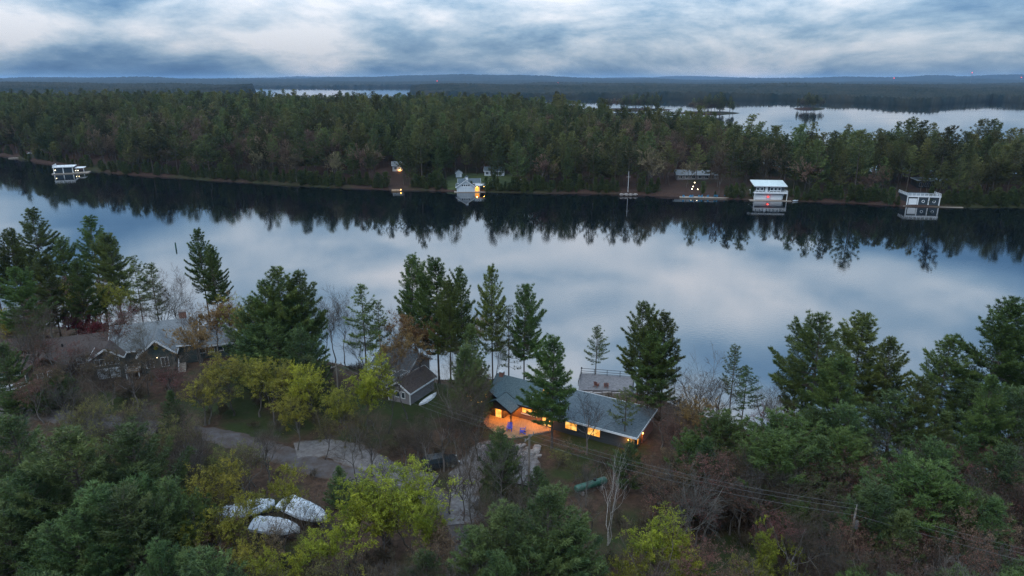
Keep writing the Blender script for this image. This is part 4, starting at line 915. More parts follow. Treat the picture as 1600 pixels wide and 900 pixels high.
def boathouse_left():
    x, y = at(106, 271.5); h = thing('boathouse', 'flat topped white boathouse with small lights at the wooded point', 'boathouse', (x, y, 0), R(22)); clear(x, y + 6, 12)
    w = 6.4
    box_part('wall', 'dark_siding', h, -w, w * .4, .5, 9, .2, 3.5); box_part('roof', 'white_paint', h, -w - .4, w * .5, -.4, 9.6, 3.5, 3.85)
    railing(h, [(-w - .2, 9, 3.85), (-w - .2, -.2, 3.85), (w * .45, -.2, 3.85)], 1.0, 'white_paint', 1.6, bw=.10)
    for a in (-w, -2.0, w * .4): b = MB(); b.box(a - .2, a + .2, .2, .48, .2, 3.5); b.build('column', M['white_paint'], h)
    for a in (-w + .5, -1.5): box_part('boat_door', 'dark_glass', h, a, a + 3.4, .36, .48, .3, 3.0)  # dark sheets paint the shade inside the open boat slips, no real doors
    box_part('dock', 'dock_wood', h, -w - 1, w + 4, -1.5, 6, 0.05, .4); box_part('upper_terrace', 'white_paint', h, w * .5 + .1, w + 1.6, 1.5, 8, 2.6, 2.85)
    for a in (4.2, 7.6): b = MB(); b.bar((a, 1.7, .3), (a, 1.7, 2.6), .2); b.build('post', M['white_paint'], h)
    for a in (-5.6, 4.0, 5.2): lamp_fixture(h, (a, -.3, 2.2 if a < 0 else 1.6), 'white_lamp', 0, .16)
    x, y = at(42, 247); h = thing('swim_dock', 'long low grey dock with a rusty boat shelter at the wooded point', 'dock', (x, y, 0), R(25)); clear(x, y + 4, 9)
    box_part('deck', 'dock_wood', h, -10, 8, -1.5, 1.2, .1, .5); box_part('shelter', 'rust_paint', h, 1, 9, 1.4, 5, .2, 2.6); slab_roof(h, [(0.4, .8, 2.9), (9.6, .8, 2.9), (9.6, 5.6, 3.2), (.4, 5.6, 3.2)], 'grey_shingles')
boathouse_left()
def docks():
    x, y = at(1100, 309.8); h = thing('long_dock', 'long low dock lined with bright blue chairs below the cottage', 'dock', (x, y, 0), R(-3)); clear(x, y + 9, 9); clear(x - 9, y + 9, 9); clear(x + 9, y + 9, 9)
    box_part('deck', 'dock_wood', h, -10.5, 10.5, -1.2, 1.6, .15, .55)
    for a in (-10, -5, 0, 5, 10): b = MB(); b.cyl((a, -1, -1.5), (a, -1, .9), .13, .13, 8); b.build('pile', M['pole_wood'], h)
    for k, a in enumerate((-9, -6.2, -5.2, -2.2, -1.2, 1.6, 4.6, 5.6, 8.8)):
        adirondack((x + a, y + .2, .55), R(180 + (k * 37) % 50 - 25), 'teal_paint', 'bright blue garden chair on the long far dock', 'blue chairs on the far dock')
    # three step lamps up the bank, one beside
    for u, v in ((1081, 297), (1083, 294), (1085, 290), (1090, 297.5)):
        xx, yy = at(u, v, 2.0); t = thing('path_lamp', 'small glowing lamp on the bank steps above the long dock', 'lamp', (xx, yy, max(.8, float(far_h(xx, yy)))), 0, 'lamps on the bank steps')
        b = MB(); b.cyl((0, 0, 0), (0, 0, .7), .06, .06, 7); b.build('post', M['dark_metal'], t); b = MB(); b.cyl((0, 0, .7), (0, 0, 1.0), .20, .16, 8); b.build('lamp_head', M['white_lamp'], t)
    x, y = at(1095, 287, 2.5); t = thing('shore_cottage', 'long grey cottage with pale windows above the long dock', 'cottage', (x, y + 6, 3.4), R(-3)); clear(x, y + 9, 11); clear(x - 8, y + 6, 7); clear(x + 8, y + 6, 7)
    gable(t, -10, 10, 0, 7, -3, 2.6, 4.3, 'x', 'grey_siding', 'grey_shingles', .5, 'pale_siding')
    for k in range(6): window(t, -9 + k * 3.1, 0, .8, 1.5, 1.3, panes=2)
    for k in range(7):
        xx, yy = at(1140 + 6 * k, 302 - (k % 3), 1.0); rock((xx, yy, .8), 1.2 + .5 * (k % 2), 'pale rounded shore boulder between the long dock and the boathouse', 'far shore boulders')
    # flag pole, little dock, lamps and sheds
    x, y = at(982, 304.5); t = thing('flag_pole', 'tall white flag pole on the far bank', 'flag pole', (x, y + 2, .8)); clear(x, y + 2, 4); b = MB(); b.cyl((0, 0, -1), (0, 0, 9.5), .11, .06, 8); b.build('pole', M['white_paint'], t); b = MB(); b.bar((-.9, 0, 7), (.9, 0, 7), .07); b.build('yard', M['white_paint'], t)
    for k in range(4):
        xx, yy = at(972 + 7 * k, 305, .5); rock((xx, yy + 1, .5), 1.1, 'pale shore boulder near the white flag pole', 'boulders by the flag pole')
    x, y = at(620, 298.5); t = thing('small_dock', 'small pale dock with a glowing lamp below the wooded slope', 'dock', (x, y, 0), R(8)); clear(x, y + 3, 5); box_part('deck', 'deck_wood', t, -2.4, 2.4, -2.2, 2.4, .15, .5); lamp_fixture(t, (1.9, -1.8, .9), 'warm_lamp', 25, .16)
    for k in range(3): b = MB(); b.cyl((-2.2 + 2.2 * k, -2.0, -1.5), (-2.2 + 2.2 * k, -2.0, .7), .12, .12, 7); b.build('pile', M['pole_wood'], t)
    x, y = at(621, 262, 6); zc = float(far_h(x, y)); t = thing('hillside_cabin', 'pale cabin with a warm lamp high on the wooded slope', 'cabin', (x, y, zc), R(8)); clear(x, y - 4, 7); clear(x, y - 16, 4.5); clear(x, y - 26, 4)
    gable(t, -2.6, 2.6, 0, 5, -2, 3.0, 4.6, 'x', 'pale_siding', 'grey_shingles', .4); window(t, -1.6, 0, 1.0, 1.2, 1.2); lamp_fixture(t, (1.2, -.5, .9), 'warm_lamp', 160, .35)
    x, y = at(717, 277, 3); t = thing('garden_shed', 'small pale blue shed at the edge of the lawn', 'shed', (x, y, float(far_h(x, y))), R(5)); clear(x, y - 3, 6)
    gable(t, -1.5, 1.5, 0, 3.4, -1, 2.2, 3.3, 'y', 'pale_siding', 'slate_shingles', .3); box_part('door', 'white_paint', t, .5, 1.2, -.08, 0, 0, 1.9)
    x, y = at(772, 274, 4); t = thing('shore_cottage', 'white trimmed cottage half hidden by trees right of the lawn', 'cottage', (x, y + 3, float(far_h(x, y)) + .2), R(-4)); clear(x - 2, y - 2, 3)
    gable(t, -5, 5, 0, 6, -2, 2.6, 4.2, 'x', 'pale_siding', 'slate_shingles', .4)
    for k in range(4): window(t, -4.2 + k * 2.2, 0, .8, 1.3, 1.3, panes=2)
    x, y = at(745, 290, 1.5); clear(x, y + 6, 9); clear(x + 12, y + 5, 7); clear(x - 9, y + 5, 6)
    for u in (777, 814):
        x, y = at(u, 299.5); t = thing('white_post', 'slim white mooring post on the far bank by the lawn', 'post', (x, y, 0), 0, 'white mooring posts'); b = MB(); b.cyl((0, 0, -1), (0, 0, 5.5), .13, .10, 8); b.build('shaft', M['white_paint'], t); b = MB(); b.cyl((0, 0, 5.5), (0, 0, 5.7), .16, .16, 8); b.build('cap', M['white_paint'], t)
    for u, v, lb in ((1395, 320.5, 'small pale rowing boat beached left of the flat roofed boathouse'), (1245, 314.8, 'pale rowing boat moored right of the two storey boathouse')):
        x, y = at(u, v); canoe((x, y + .6, .15), R(30), 'pale_siding', lb, 4.8)
docks()
def lawn():
    xs = np.linspace(at(690, 292)[0], at(812, 292)[0], 24); ys = np.linspace(318, 352, 18); X, Y = np.meshgrid(xs, ys)
    c = (xs[0] + xs[-1]) / 2; w = (xs[-1] - xs[0]) / 2
    X = c + (X - c) * (1 - .25 * np.abs((Y - 334) / 17) ** 2) + 1.0 * vnoise(X, Y, .3, 6); Z = far_h(X, Y) + .10; nx = len(xs); i = (np.arange(len(ys) - 1)[:, None] * nx + np.arange(nx - 1)[None]).ravel()
    m = mat('lawn', (0.022, 0.034, 0.012), (0.045, 0.060, 0.020), .95, .5)
    tag(link('lawn', new_mesh('lawn', np.stack([X, Y, Z], -1), np.stack([i, i + 1, i + nx + 1, i + nx], 1), mats=[m], smooth=True)), kind='structure')
    clear(c, 334, 11); clear(c + 9, 333, 8); clear(c - 9, 333, 8)
lawn()
def towers():
    for u, v, D, lb in ((872, 129.5, 5200, 'red lit mast above the wooded island'), (1397, 122.5, 6000, 'red lit mast on the skyline hills'), (1519, 114, 6000, 'tallest red lit mast rising over the skyline'), (1596, 121.5, 6000, 'red lit mast on the ridge by the right hand hills'), (683, 127, 6500, 'faint red lit mast beside the low mist')):
        X = (u - 800) / FPX; U = (450 - v) / FPX; d = (X, math.cos(PITCH) + U * math.sin(PITCH), -math.sin(PITCH) + U * math.cos(PITCH)); k = D / d[1]; z = CAMZ + d[2] * k
        t = thing('radio_mast', lb, 'mast', (d[0] * k, D, 0))
        b = MB()
        for a in range(3): b.bar((3 * math.cos(a * 2.1), 3 * math.sin(a * 2.1), 0), (.5 * math.cos(a * 2.1), .5 * math.sin(a * 2.1), z), .5)
        for q in range(8):
            zz = z * (q + .5) / 8; rr = 3 - 2.5 * (q + .5) / 8
            for a in range(3): b.bar((rr * math.cos(a * 2.1), rr * math.sin(a * 2.1), zz), (rr * math.cos(a * 2.1 + 2.1), rr * math.sin(a * 2.1 + 2.1), zz), .3)
        b.build('lattice', M['wire_metal'], t)
        b = MB(); b.cyl((0, 0, z), (0, 0, z + 5), 3.2, 2.2, 10); b.build('beacon', M['red_lamp'], t)
towers()
# ---------------------------------------------------------------- forest on the opposite shore
LANDMARKS = [('the flat topped boathouse', *at(106, 271)), ('the low grey dock', *at(42, 247)), ('the hillside cabin', *at(621, 275)), ('the white gabled boathouse', *at(735, 300)), ('the flag pole', *at(982, 304)), ('the long dock', *at(1100, 305)), ('the two storey boathouse', *at(1203, 313)), ('the roof deck boathouse', *at(1441, 322))]
NEARMARKS = [('the dark shed', 44, 62), ('the transformer pole', 31, 53), ('the green tank', 9.2, 69.4), ('the white birch', 12, 68), ('the dark cabin', 60, 56), ('the great pine', 58, 70), ('the bushy green pines', 28, 78), ('the wrapped boats', -24, 62), ('the white pipe rack', -40, 66), ('the gravel drive', -20, 76), ('the log house', -76, 100), ('the grey roofed house', -58, 104), ('the parked car', -9, 74), ('the patio', 0, 80), ('the large dark pines', -48, 62)]
def nearest(x, y, marks): return min(marks, key=lambda m_: (m_[1] - x) ** 2 + (m_[2] - y) ** 2)[0]
def far_forest():
    rng = np.random.RandomState(12); sp = 6.0
    xs = np.arange(-900, 700, sp); ys = np.arange(250, 1080, sp); X, Y = np.meshgrid(xs, ys)
    X = (X + rng.uniform(-.48, .48, X.shape) * sp).ravel(); Y = (Y + rng.uniform(-.48, .48, Y.shape) * sp).ravel()
    r = X / Y; keep = (r > -1.02) & (r < 1.0)
    X, Y = X[keep], Y[keep]; df, db = far_edges(X, Y)
    keep = (df > .6) & (db > 2) & (rng.rand(len(X)) < np.where(df < 10, .95, .86))
    for cx, cy_, cr in CLEAR: keep &= (X - cx) ** 2 + (Y - cy_) ** 2 > cr * cr
    X, Y, df = X[keep], Y[keep], df[keep]
    # a tight fringe of shrubs along the water's edge
    sx = np.arange(-1.0, .98, .0055); fy = np.interp(sx, FR[:, 0], FR[:, 1]) ; ex = sx * fy; ey = fy + 4 * vnoise(ex, ex * 0, .06, 8) + rng.uniform(.4, 3.2, len(sx))
    ok = np.ones(len(ex), bool)
    for cx, cy_, cr in CLEAR: ok &= ((ex - cx) ** 2 + (ey - cy_) ** 2 > cr * cr) | (rng.rand(len(ex)) < .12)
    nf = int(ok.sum()); X = np.concatenate([X, ex[ok]]); Y = np.concatenate([Y, ey[ok]]); df = np.concatenate([df, np.full(nf, 1.5)])
    Z = far_h(X, Y); n = len(X); fringe = np.arange(n) >= n - nf
    for q, (iu, D, rx, ry, nt_) in enumerate(((1108, 1080, 42, 20, 60), (985, 1200, 60, 24, 70), (1262, 1240, 26, 14, 26))):
        cx = bear(iu, 175) * D; a_ = np.linspace(0, 2 * np.pi, 28, endpoint=False); rr = np.array([0, .5, .85, 1.0, 1.1])[:, None]; hz = np.array([3., 2.6, 1.4, .3, -.8])[:, None]
        wob = 1 + .15 * np.sin(3 * a_ + q) + .1 * np.sin(5 * a_); vx = cx + rx * rr * wob * np.cos(a_); vy = D + ry * rr * wob * np.sin(a_); vv = np.stack([vx, vy, hz + 0 * vx], -1).reshape(-1, 3)
        fi = (np.arange(4)[:, None] * 28 + np.arange(28)[None]).ravel(); fj = (np.arange(4)[:, None] * 28 + (np.arange(28) + 1)[None] % 28).ravel()
        tag(link('islet', new_mesh('islet', vv, np.stack([fi, fi + 28, fj + 28, fj], 1), mats=[M['far_floor']], smooth=True)), kind='structure')
        ta = rng.uniform(0, 6.28, nt_); tr_ = np.sqrt(rng.rand(nt_)) * .9; X = np.concatenate([X, cx + rx * tr_ * np.cos(ta)]); Y = np.concatenate([Y, D + ry * tr_ * np.sin(ta)]); Z = np.concatenate([Z, 3 - 2.4 * tr_ ** 2]); df = np.concatenate([df, np.full(nt_, 50.)]); fringe = np.concatenate([fringe, np.zeros(nt_, bool)])
    n = len(X)
    patch = vnoise(X, Y, .03, 14) + .5 * vnoise(X, Y, .09, 15)
    c = rng.rand(n); pb = np.clip(.36 + .60 * patch, .08, .85)
    kind = np.where(c < pb, 1, 0); kind = np.where((df < 6) & (rng.rand(n) < .45), 2, kind); kind = np.where(fringe, 2, kind)
    h = np.where(kind == 0, 12 + 12 * rng.rand(n) ** .8 + 5 * (rng.rand(n) < .10), np.where(kind == 1, rng.uniform(12, 20, n), rng.uniform(2.5, 7, n)))
    wide = np.where(kind == 0, rng.uniform(.72, 1.25, n), rng.uniform(.8, 1.2, n)); rz = rng.uniform(0, 6.28, n)
    size = h / np.hypot(X, Y) * np.where(df < 22, 3, 1) * (np.abs(X / Y) < .80)
    labs = [('tall dark green pine in the wood along the far shore', 'far shore pines'), ('leafless reddish brown tree in the wood along the far shore', 'far shore leafless trees'), ('low yellow green cedar at the water edge of the far shore', 'far shore cedars')]
    K = ['shore_pine', 'shore_bare_tree', 'shore_cedar']; lim = [170, 70, 110]
    single = np.zeros(n, bool)
    for k in range(3):
        idx = np.where(kind == k)[0]; idx = idx[np.argsort(-size[idx])][:lim[k]]; single[idx] = True
        for i in idx:
            mk = nearest(X[i], Y[i], LANDMARKS); hk = ('tall ' if h[i] > (19, 14, 5)[k] else 'short ')
            lab = hk + ('dark green pine', 'leafless reddish brown tree', 'yellow green shore cedar')[k] + ' on the far shore around ' + mk
            put_tree(K[k], X[i], Y[i], Z[i], h[i], lab, lab.replace(' tree ', ' trees ').replace(' pine ', ' pines ').replace(' cedar ', ' cedars '), wide=wide[i], rz=rz[i], var=i)
    names = [('pine_wood', 'dense pine wood covering the opposite shore', 'wood'), ('leafless_wood', 'leafless reddish trees mixed through the far pine wood', 'wood'), ('cedar_fringe', 'cedars fringing the opposite shore', 'wood')]
    for k in range(3):
        idx = np.where((kind == k) & ~single)[0]
        protos = bpy.data.collections.new('far_' + K[k])
        for q, (H, tm, cm) in enumerate(KINDS[K[k]]):
            a = np.empty(len(tm.vertices) * 3, np.float32); tm.vertices.foreach_get('co', a); cvv = np.empty(len(cm.vertices) * 3, np.float32); cm.vertices.foreach_get('co', cvv)
            def polys(me):
                li = np.empty(len(me.loops), np.int32); me.loops.foreach_get('vertex_index', li); ps = np.empty(len(me.polygons), np.int32); me.polygons.foreach_get('loop_total', ps); return li, ps
            l1, p1 = polys(tm); l2, p2 = polys(cm); tq = l1.reshape(-1, 4); nv = len(a) // 3
            mi2 = np.empty(len(p2), np.int32); cm.polygons.foreach_get('material_index', mi2)
            if p2[0] == 4: me = new_mesh(K[k], np.concatenate([a, cvv]), np.concatenate([tq, l2.reshape(-1, 4) + nv]), mats=[tm.materials[0], *cm.materials]); me.polygons.foreach_set('material_index', np.concatenate([np.zeros(len(p1), np.int32), mi2 + 1]))
            else: me = new_mesh(K[k], np.concatenate([a, cvv]), tq, l2.reshape(-1, 3) + nv, mats=[tm.materials[0], *cm.materials], tm=1)
            protos.objects.link(bpy.data.objects.new('far_%s_%d' % (K[k], q), me))
        me = bpy.data.meshes.new(names[k][0]); me.vertices.add(len(idx)); me.vertices.foreach_set('co', np.stack([X[idx], Y[idx], Z[idx] - .2], -1).astype(np.float32).ravel())
        H0 = KINDS[K[k]][0][0]; s = (h / H0)[idx]
        for nm, arr, ty in (('rot', np.stack([0 * s, 0 * s, rz[idx]], -1), 'FLOAT_VECTOR'), ('scl', np.stack([s * wide[idx], s * wide[idx], s], -1), 'FLOAT_VECTOR')):
            at_ = me.attributes.new(nm, ty, 'POINT'); at_.data.foreach_set('vector', arr.astype(np.float32).ravel())
        at_ = me.attributes.new('pick', 'INT', 'POINT'); at_.data.foreach_set('value', (idx % len(KINDS[K[k]])).astype(np.int32))
        o = link(names[k][0], me); tag(o, names[k][1], names[k][2], kind='stuff')
        ng = bpy.data.node_groups.new(names[k][0], 'GeometryNodeTree'); ng.interface.new_socket('Geometry', in_out='INPUT', socket_type='NodeSocketGeometry'); ng.interface.new_socket('Geometry', in_out='OUTPUT', socket_type='NodeSocketGeometry')
        N = ng.nodes; L = ng.links; gi = N.new('NodeGroupInput'); go = N.new('NodeGroupOutput'); ip = N.new('GeometryNodeInstanceOnPoints'); ci = N.new('GeometryNodeCollectionInfo')
        ci.inputs[0].default_value = protos; ci.inputs['Separate Children'].default_value = True; ci.inputs['Reset Children'].default_value = True
        def attr(nm, ty):
            a_ = N.new('GeometryNodeInputNamedAttribute'); a_.data_type = ty; a_.inputs[0].default_value = nm; return a_.outputs[0]
        m2p = N.new('GeometryNodeMeshToPoints'); L.new(gi.outputs[0], m2p.inputs[0])
        L.new(m2p.outputs[0], ip.inputs['Points']); L.new(ci.outputs[0], ip.inputs['Instance']); ip.inputs['Pick Instance'].default_value = True
        L.new(attr('pick', 'INT'), ip.inputs['Instance Index']); L.new(attr('scl', 'FLOAT_VECTOR'), ip.inputs['Scale'])
        e2 = N.new('FunctionNodeEulerToRotation'); L.new(attr('rot', 'FLOAT_VECTOR'), e2.inputs[0]); L.new(e2.outputs[0], ip.inputs['Rotation'])
        L.new(ip.outputs[0], go.inputs[0]); md = o.modifiers.new('scatter', 'NODES'); md.node_group = ng
    print('far trees', n, [int((kind == k).sum()) for k in range(3)])
far_forest()
# ---------------------------------------------------------------- trees of the near bank
TREES = [
 # left shore pines
 ('pine', 12, 352, 20, 'tall pine at the left shore behind the brown roofed houses', 'left shore pines', 1.0), ('pine', 48, 328, 22, 0, 0, 1.1), ('pine', 92, 372, 18, 0, 0, 1.0), ('pine', 138, 340, 21, 0, 0, 1.1), ('pine', 168, 366, 19, 0, 0, 1.15), ('pine', 70, 400, 17, 0, 0, 1.1), ('pine', 118, 410, 16, 0, 0, 1.0), ('pine', -30, 350, 20, 0, 0, 1.1), ('pine', 20, 420, 17, 0, 0, 1.1),
 ('slim_pine', 206, 394, 16, 'slender pine at the shore left of the grey roofed house', 'slender pines by the grey roofed house', 1.0), ('slim_pine', 234, 412, 15, 0, 0, 1.1),
 ('pine', 308, 360, 20, 'lone dense pine behind the grey roofed house', None, .85), ('pine', 328, 385, 17, 'smaller pine leaning beside the lone dense pine', None, .8),
 ('pine', 432, 420, 19, 'broad dark pine left of the budding trees and grey cottage', 'broad dark pines left of the cottage', 1.15), ('pine', 468, 428, 18, 0, 0, 1.0), ('soft_pine', 430, 500, 12, 0, 0, 1.1), ('soft_pine', 470, 520, 11, 0, 0, 1.1), ('soft_pine', 400, 510, 11, 0, 0, 1.1),
 ('slim_pine', 563, 446, 17, 'slender pine at the shore behind the slate roofed cottage', 'slender pines behind the cottage', 1.0), ('slim_pine', 590, 470, 14, 0, 0, 1.0),
 ('pine', 642, 402, 20, 'tall shore pine in the clump behind the house chimney', 'shore pines behind the lit house', .85), ('pine', 680, 400, 21, 0, 0, .95), ('pine', 720, 413, 20, 0, 0, .75), ('pine', 768, 418, 20, 0, 0, .7), ('pine', 820, 448, 18, 0, 0, .8), ('slim_pine', 795, 480, 15, 0, 0, 1.0), ('pine', 700, 440, 18, 0, 0, .8),
 ('young_pine', 735, 508, 14, 'feathery pine in front of the shore clump by the chimney', None, .75),
 ('pine', 866, 528, 15.5, 'pine standing in front of the lit house roof', None, 1.05),
 ('slim_pine', 934, 510, 10.5, 'thin young pine rising from the lake terrace', None, 1.15),
 ('pine', 1004, 474, 17, 'spreading pine right of the lake terrace', 'spreading pines right of the terrace', .95), ('pine', 1042, 490, 16, 0, 0, 1.0), ('pine', 1018, 520, 14, 0, 0, 1.1),
 ('slim_pine', 1152, 530, 13, 'thin pale pine among bare trees at the right shore', 'thin pale pines at the right shore', 1.0), ('slim_pine', 1168, 575, 10, 0, 0, 1.1),
 ('pine', 1288, 492, 19, 'big open crowned pine at the right shore', 'big pines at the right shore', 1.15), ('pine', 1352, 492, 19, 0, 0, 1.2), ('pine', 1392, 530, 17, 0, 0, 1.1), ('pine', 1320, 560, 15, 0, 0, 1.15), ('pine', 1488, 528, 18, 0, 0, 1.15), ('pine', 1250, 555, 13, 0, 0, .9), ('pine', 1440, 590, 14, 0, 0, 1.0),
 ('pine', 1584, 470, 23, 'great pine with a thick dark trunk at the right shore', None, 1.15), ('pine', 1640, 480, 22, 'great dark pine behind the dark roofed cabin', None, 1.2), ('pine', 1550, 590, 15, 'shorter pine between the great pine and the water', None, 1.0),
 # conifers around the house
 ('slim_pine', 980, 606, 8.5, 'small pine growing against the wing roof of the lit house', None, 1.3), ('soft_pine', 985, 690, 6.5, 'bluish young pine at the corner of the house wing', None, .95),
 ('soft_pine', 783, 674, 8.5, 'young pine between the patio and the gravel turning circle', None, .85), ('young_pine', 840, 728, 5, 'little pine beside the utility pole', None, 1.2),
 ('bushy_pine', 1130, 655, 9, 'bushy bright green pine right of the house wing', 'bushy bright green pines right of the house', 1.1), ('bushy_pine', 1082, 690, 7, 0, 0, 1.1), ('bushy_pine', 1230, 655, 10, 0, 0, 1.2), ('bushy_pine', 1275, 700, 8, 0, 0, 1.1), ('bushy_pine', 1180, 690, 7, 0, 0, 1.1),
 ('young_pine', 1480, 640, 10, 'dark young pine at the right bank below the big pines', 'dark young pines at the right bank', 1.0), ('young_pine', 1520, 680, 9, 0, 0, 1.0), ('young_pine', 1440, 670, 9, 0, 0, 1.0), ('young_pine', 1440, 800, 7, 0, 0, 1.2),
 # near pines at the foot of the picture
 ('soft_pine', 856, 770, 13, 'full soft pine in the foreground below the green tank', 'soft foreground pines below the tank', 1.05), ('soft_pine', 790, 800, 11, 0, 0, 1.1), ('soft_pine', 900, 815, 10, 0, 0, 1.0), ('soft_pine', 740, 830, 9, 0, 0, 1.0), ('soft_pine', 830, 850, 9, 0, 0, 1.1),
 ('soft_pine', 104, 682, 15, 'large dark foreground pine below the asphalt road', 'large dark foreground pines below the road', 1.05), ('soft_pine', 200, 676, 14, 0, 0, 1.05), ('soft_pine', 40, 740, 13, 0, 0, 1.1), ('soft_pine', 150, 770, 12, 0, 0, 1.15), ('soft_pine', 240, 790, 10, 0, 0, 1.0), ('soft_pine', 80, 830, 10, 0, 0, 1.1), ('soft_pine', 15, 655, 13, 0, 0, 1.1), ('soft_pine', 180, 830, 9, 0, 0, 1.1), ('bushy_pine', 290, 790, 8, 0, 0, 1.0), ('soft_pine', 0, 800, 11, 0, 0, 1.2), ('young_pine', 528, 728, 5, 'small dark pine at the bend of the road', None, 1.1), ('young_pine', 265, 610, 6.5, 'small pine by the lawn of the grey roofed house', None, 1.0), ('bushy_pine', 90, 590, 4.5, 'rounded green bush in front of the log house porch', 'green bushes by the log house', 1.5), ('bushy_pine', 60, 608, 4, 0, 0, 1.5), ('bushy_pine', 20, 612, 4, 0, 0, 1.4),
 # budding broadleaf trees
 ('ochre_tree', 352, 548, 10, 'wide yellow green budding tree by the grey roofed house lawn', 'wide budding trees by the lawn', 1.25), ('ochre_tree', 315, 580, 8, 0, 0, 1.2), ('ochre_tree', 395, 560, 9, 0, 0, 1.2),
 ('chartreuse_tree', 490, 558, 11, 'bright yellow budding tree left of the grey cottage', 'bright budding trees left of the cottage', 1.0), ('chartreuse_tree', 566, 548, 12, 0, 0, 1.0), ('ochre_tree', 455, 605, 9, 0, 0, 1.0), ('ochre_tree', 530, 590, 10, 0, 0, .9),
 ('chartreuse_tree', 540, 742, 10, 'vivid chartreuse tree over the wrapped boats', 'vivid chartreuse trees beside the boats', 1.05), ('chartreuse_tree', 640, 716, 11, 0, 0, 1.15), ('chartreuse_tree', 600, 760, 9, 0, 0, 1.1), ('chartreuse_tree', 500, 830, 7, 0, 0, 1.0), ('chartreuse_tree', 670, 770, 9, 0, 0, .9),
 ('ochre_tree', 330, 702, 11, 'ochre budding tree between the dark pines and the boats', 'ochre trees between pines and boats', 1.0), ('ochre_tree', 360, 770, 9, 0, 0, 1.1), ('ochre_tree', 300, 800, 8, 0, 0, 1.0), ('ochre_tree', 390, 840, 7, 0, 0, 1.0), ('ochre_tree', 270, 850, 7, 0, 0, 1.0),
 ('ochre_tree', 438, 718, 9, 'thin budding tree above the wrapped boats at the road edge', None, .75),
 ('chartreuse_tree', 1020, 786, 9, 'chartreuse tree at the foot of the white birch', 'chartreuse trees at the foot of the birch', 1.1), ('chartreuse_tree', 985, 850, 7, 0, 0, 1.1), ('chartreuse_tree', 1090, 880, 5, 0, 0, 1.0), ('chartreuse_tree', 1200, 826, 8, 'lone chartreuse tree in the bare thicket', None, 1.0), ('ochre_tree', 1170, 870, 6, 'low ochre tree beside the lone chartreuse tree', None, 1.0),
 ('ochre_tree', 390, 452, 14, 'tall yellowing tree behind the broad dark pines', None, .9), ('ochre_tree', 140, 430, 13, 'olive budding tree in front of the left shore pines', 'olive trees before the left shore pines', 1.0), ('ochre_tree', 180, 440, 12, 0, 0, .9), ('ochre_tree', 15, 470, 11, 0, 0, 1.0),
 ('bronze_tree', 650, 476, 14, 'bronze leaved oak over the grey cottage roof', 'bronze leaved oaks over the cottage', 1.05), ('bronze_tree', 742, 480, 12, 0, 0, .8), ('bronze_tree', 330, 455, 13, 'rusty bronze tree over the grey roof', 'rusty trees over the grey roof', 1.0), ('bronze_tree', 360, 465, 12, 0, 0, 1.0), ('bronze_tree', 1085, 610, 9, 'rusty tree beside the right end of the house', None, 1.0),
 ('crimson_tree', 145, 490, 7, 'round crimson tree above the brown roofs', None, 1.1), ('crimson_tree', 110, 478, 8, 'smaller crimson tree by the lakeside cabin', None, .8), ('red_bud_tree', 60, 430, 12, 'reddish budding tree over the log house', 'reddish trees over the log house', 1.2), ('red_bud_tree', 95, 420, 12, 0, 0, 1.2), ('red_bud_tree', 30, 450, 12, 0, 0, 1.2), ('red_bud_tree', 200, 450, 11, 0, 0, 1.0), ('red_bud_tree', 130, 440, 12, 0, 0, 1.0),
 ('tall_bare_tree', 268, 408, 16, 'tall leafless tree in front of the grey roofed house', 'tall leafless trees by the grey roof', 1.2), ('bare_tree', 245, 440, 13, 0, 0, 1.1), ('bare_tree', 300, 460, 12, 0, 0, 1.1),
 ('tall_bare_tree', 512, 432, 16, 'tall leafless tree between the dark pines and slender pine', 'leafless trees behind the budding trees', 1.1), ('tall_bare_tree', 495, 450, 14, 0, 0, 1.1), ('tall_bare_tree', 610, 470, 13, 0, 0, 1.0), ('tall_bare_tree', 530, 460, 13, 0, 0, 1.0),
 ('tall_bare_tree', 777, 490, 13, 'dark leafless tree between shore pines and house roof', None, .7),
 ('birch_tree', 957, 690, 12, 'white leafless birch beside the green tank', None, .8),
 ('bare_tree', 1100, 545, 12, 'leafless tree at the shore right of the spreading pines', 'leafless trees at the right shore', 1.2), ('bare_tree', 1075, 570, 11, 0, 0, 1.2), ('bare_tree', 1125, 570, 11, 0, 0, 1.1), ('bare_tree', 1195, 580, 10, 0, 0, 1.1), ('bare_tree', 1225, 600, 10, 0, 0, 1.0), ('bare_tree', 1410, 600, 12, 0, 0, 1.0), ('bare_tree', 1375, 630, 11, 0, 0, 1.0), ('bare_tree', 1340, 640, 10, 0, 0, 1.0), ('bare_tree', 1455, 620, 11, 0, 0, 1.0),
 ('red_bud_tree', 1215, 620, 10, 'red budding tree before the big right shore pines', 'red budding trees right of the house', 1.0), ('red_bud_tree', 1045, 755, 7, 0, 0, 1.3), ('red_bud_tree', 1095, 760, 7, 0, 0, 1.2), ('red_bud_tree', 1150, 745, 7, 0, 0, 1.2),
 ('bare_tree', 700, 560, 12, 'leafless tree between the grey cottage and the lit house', 'leafless trees left of the lit house', 1.0), ('bare_tree', 725, 590, 12, 0, 0, .9), ('bare_tree', 690, 620, 10, 0, 0, .9), ('bare_tree', 735, 640, 10, 0, 0, .9),
 ('bare_tree', 548, 650, 9, 'leafless tree beside the pale gravel drive', 'leafless trees by the gravel drive', .8), ('bare_tree', 575, 640, 9, 0, 0, .8), ('bare_tree', 700, 690, 9, 0, 0, .8), ('bare_tree', 720, 700, 9, 0, 0, .7), ('bare_tree', 668, 650, 9, 0, 0, .8),
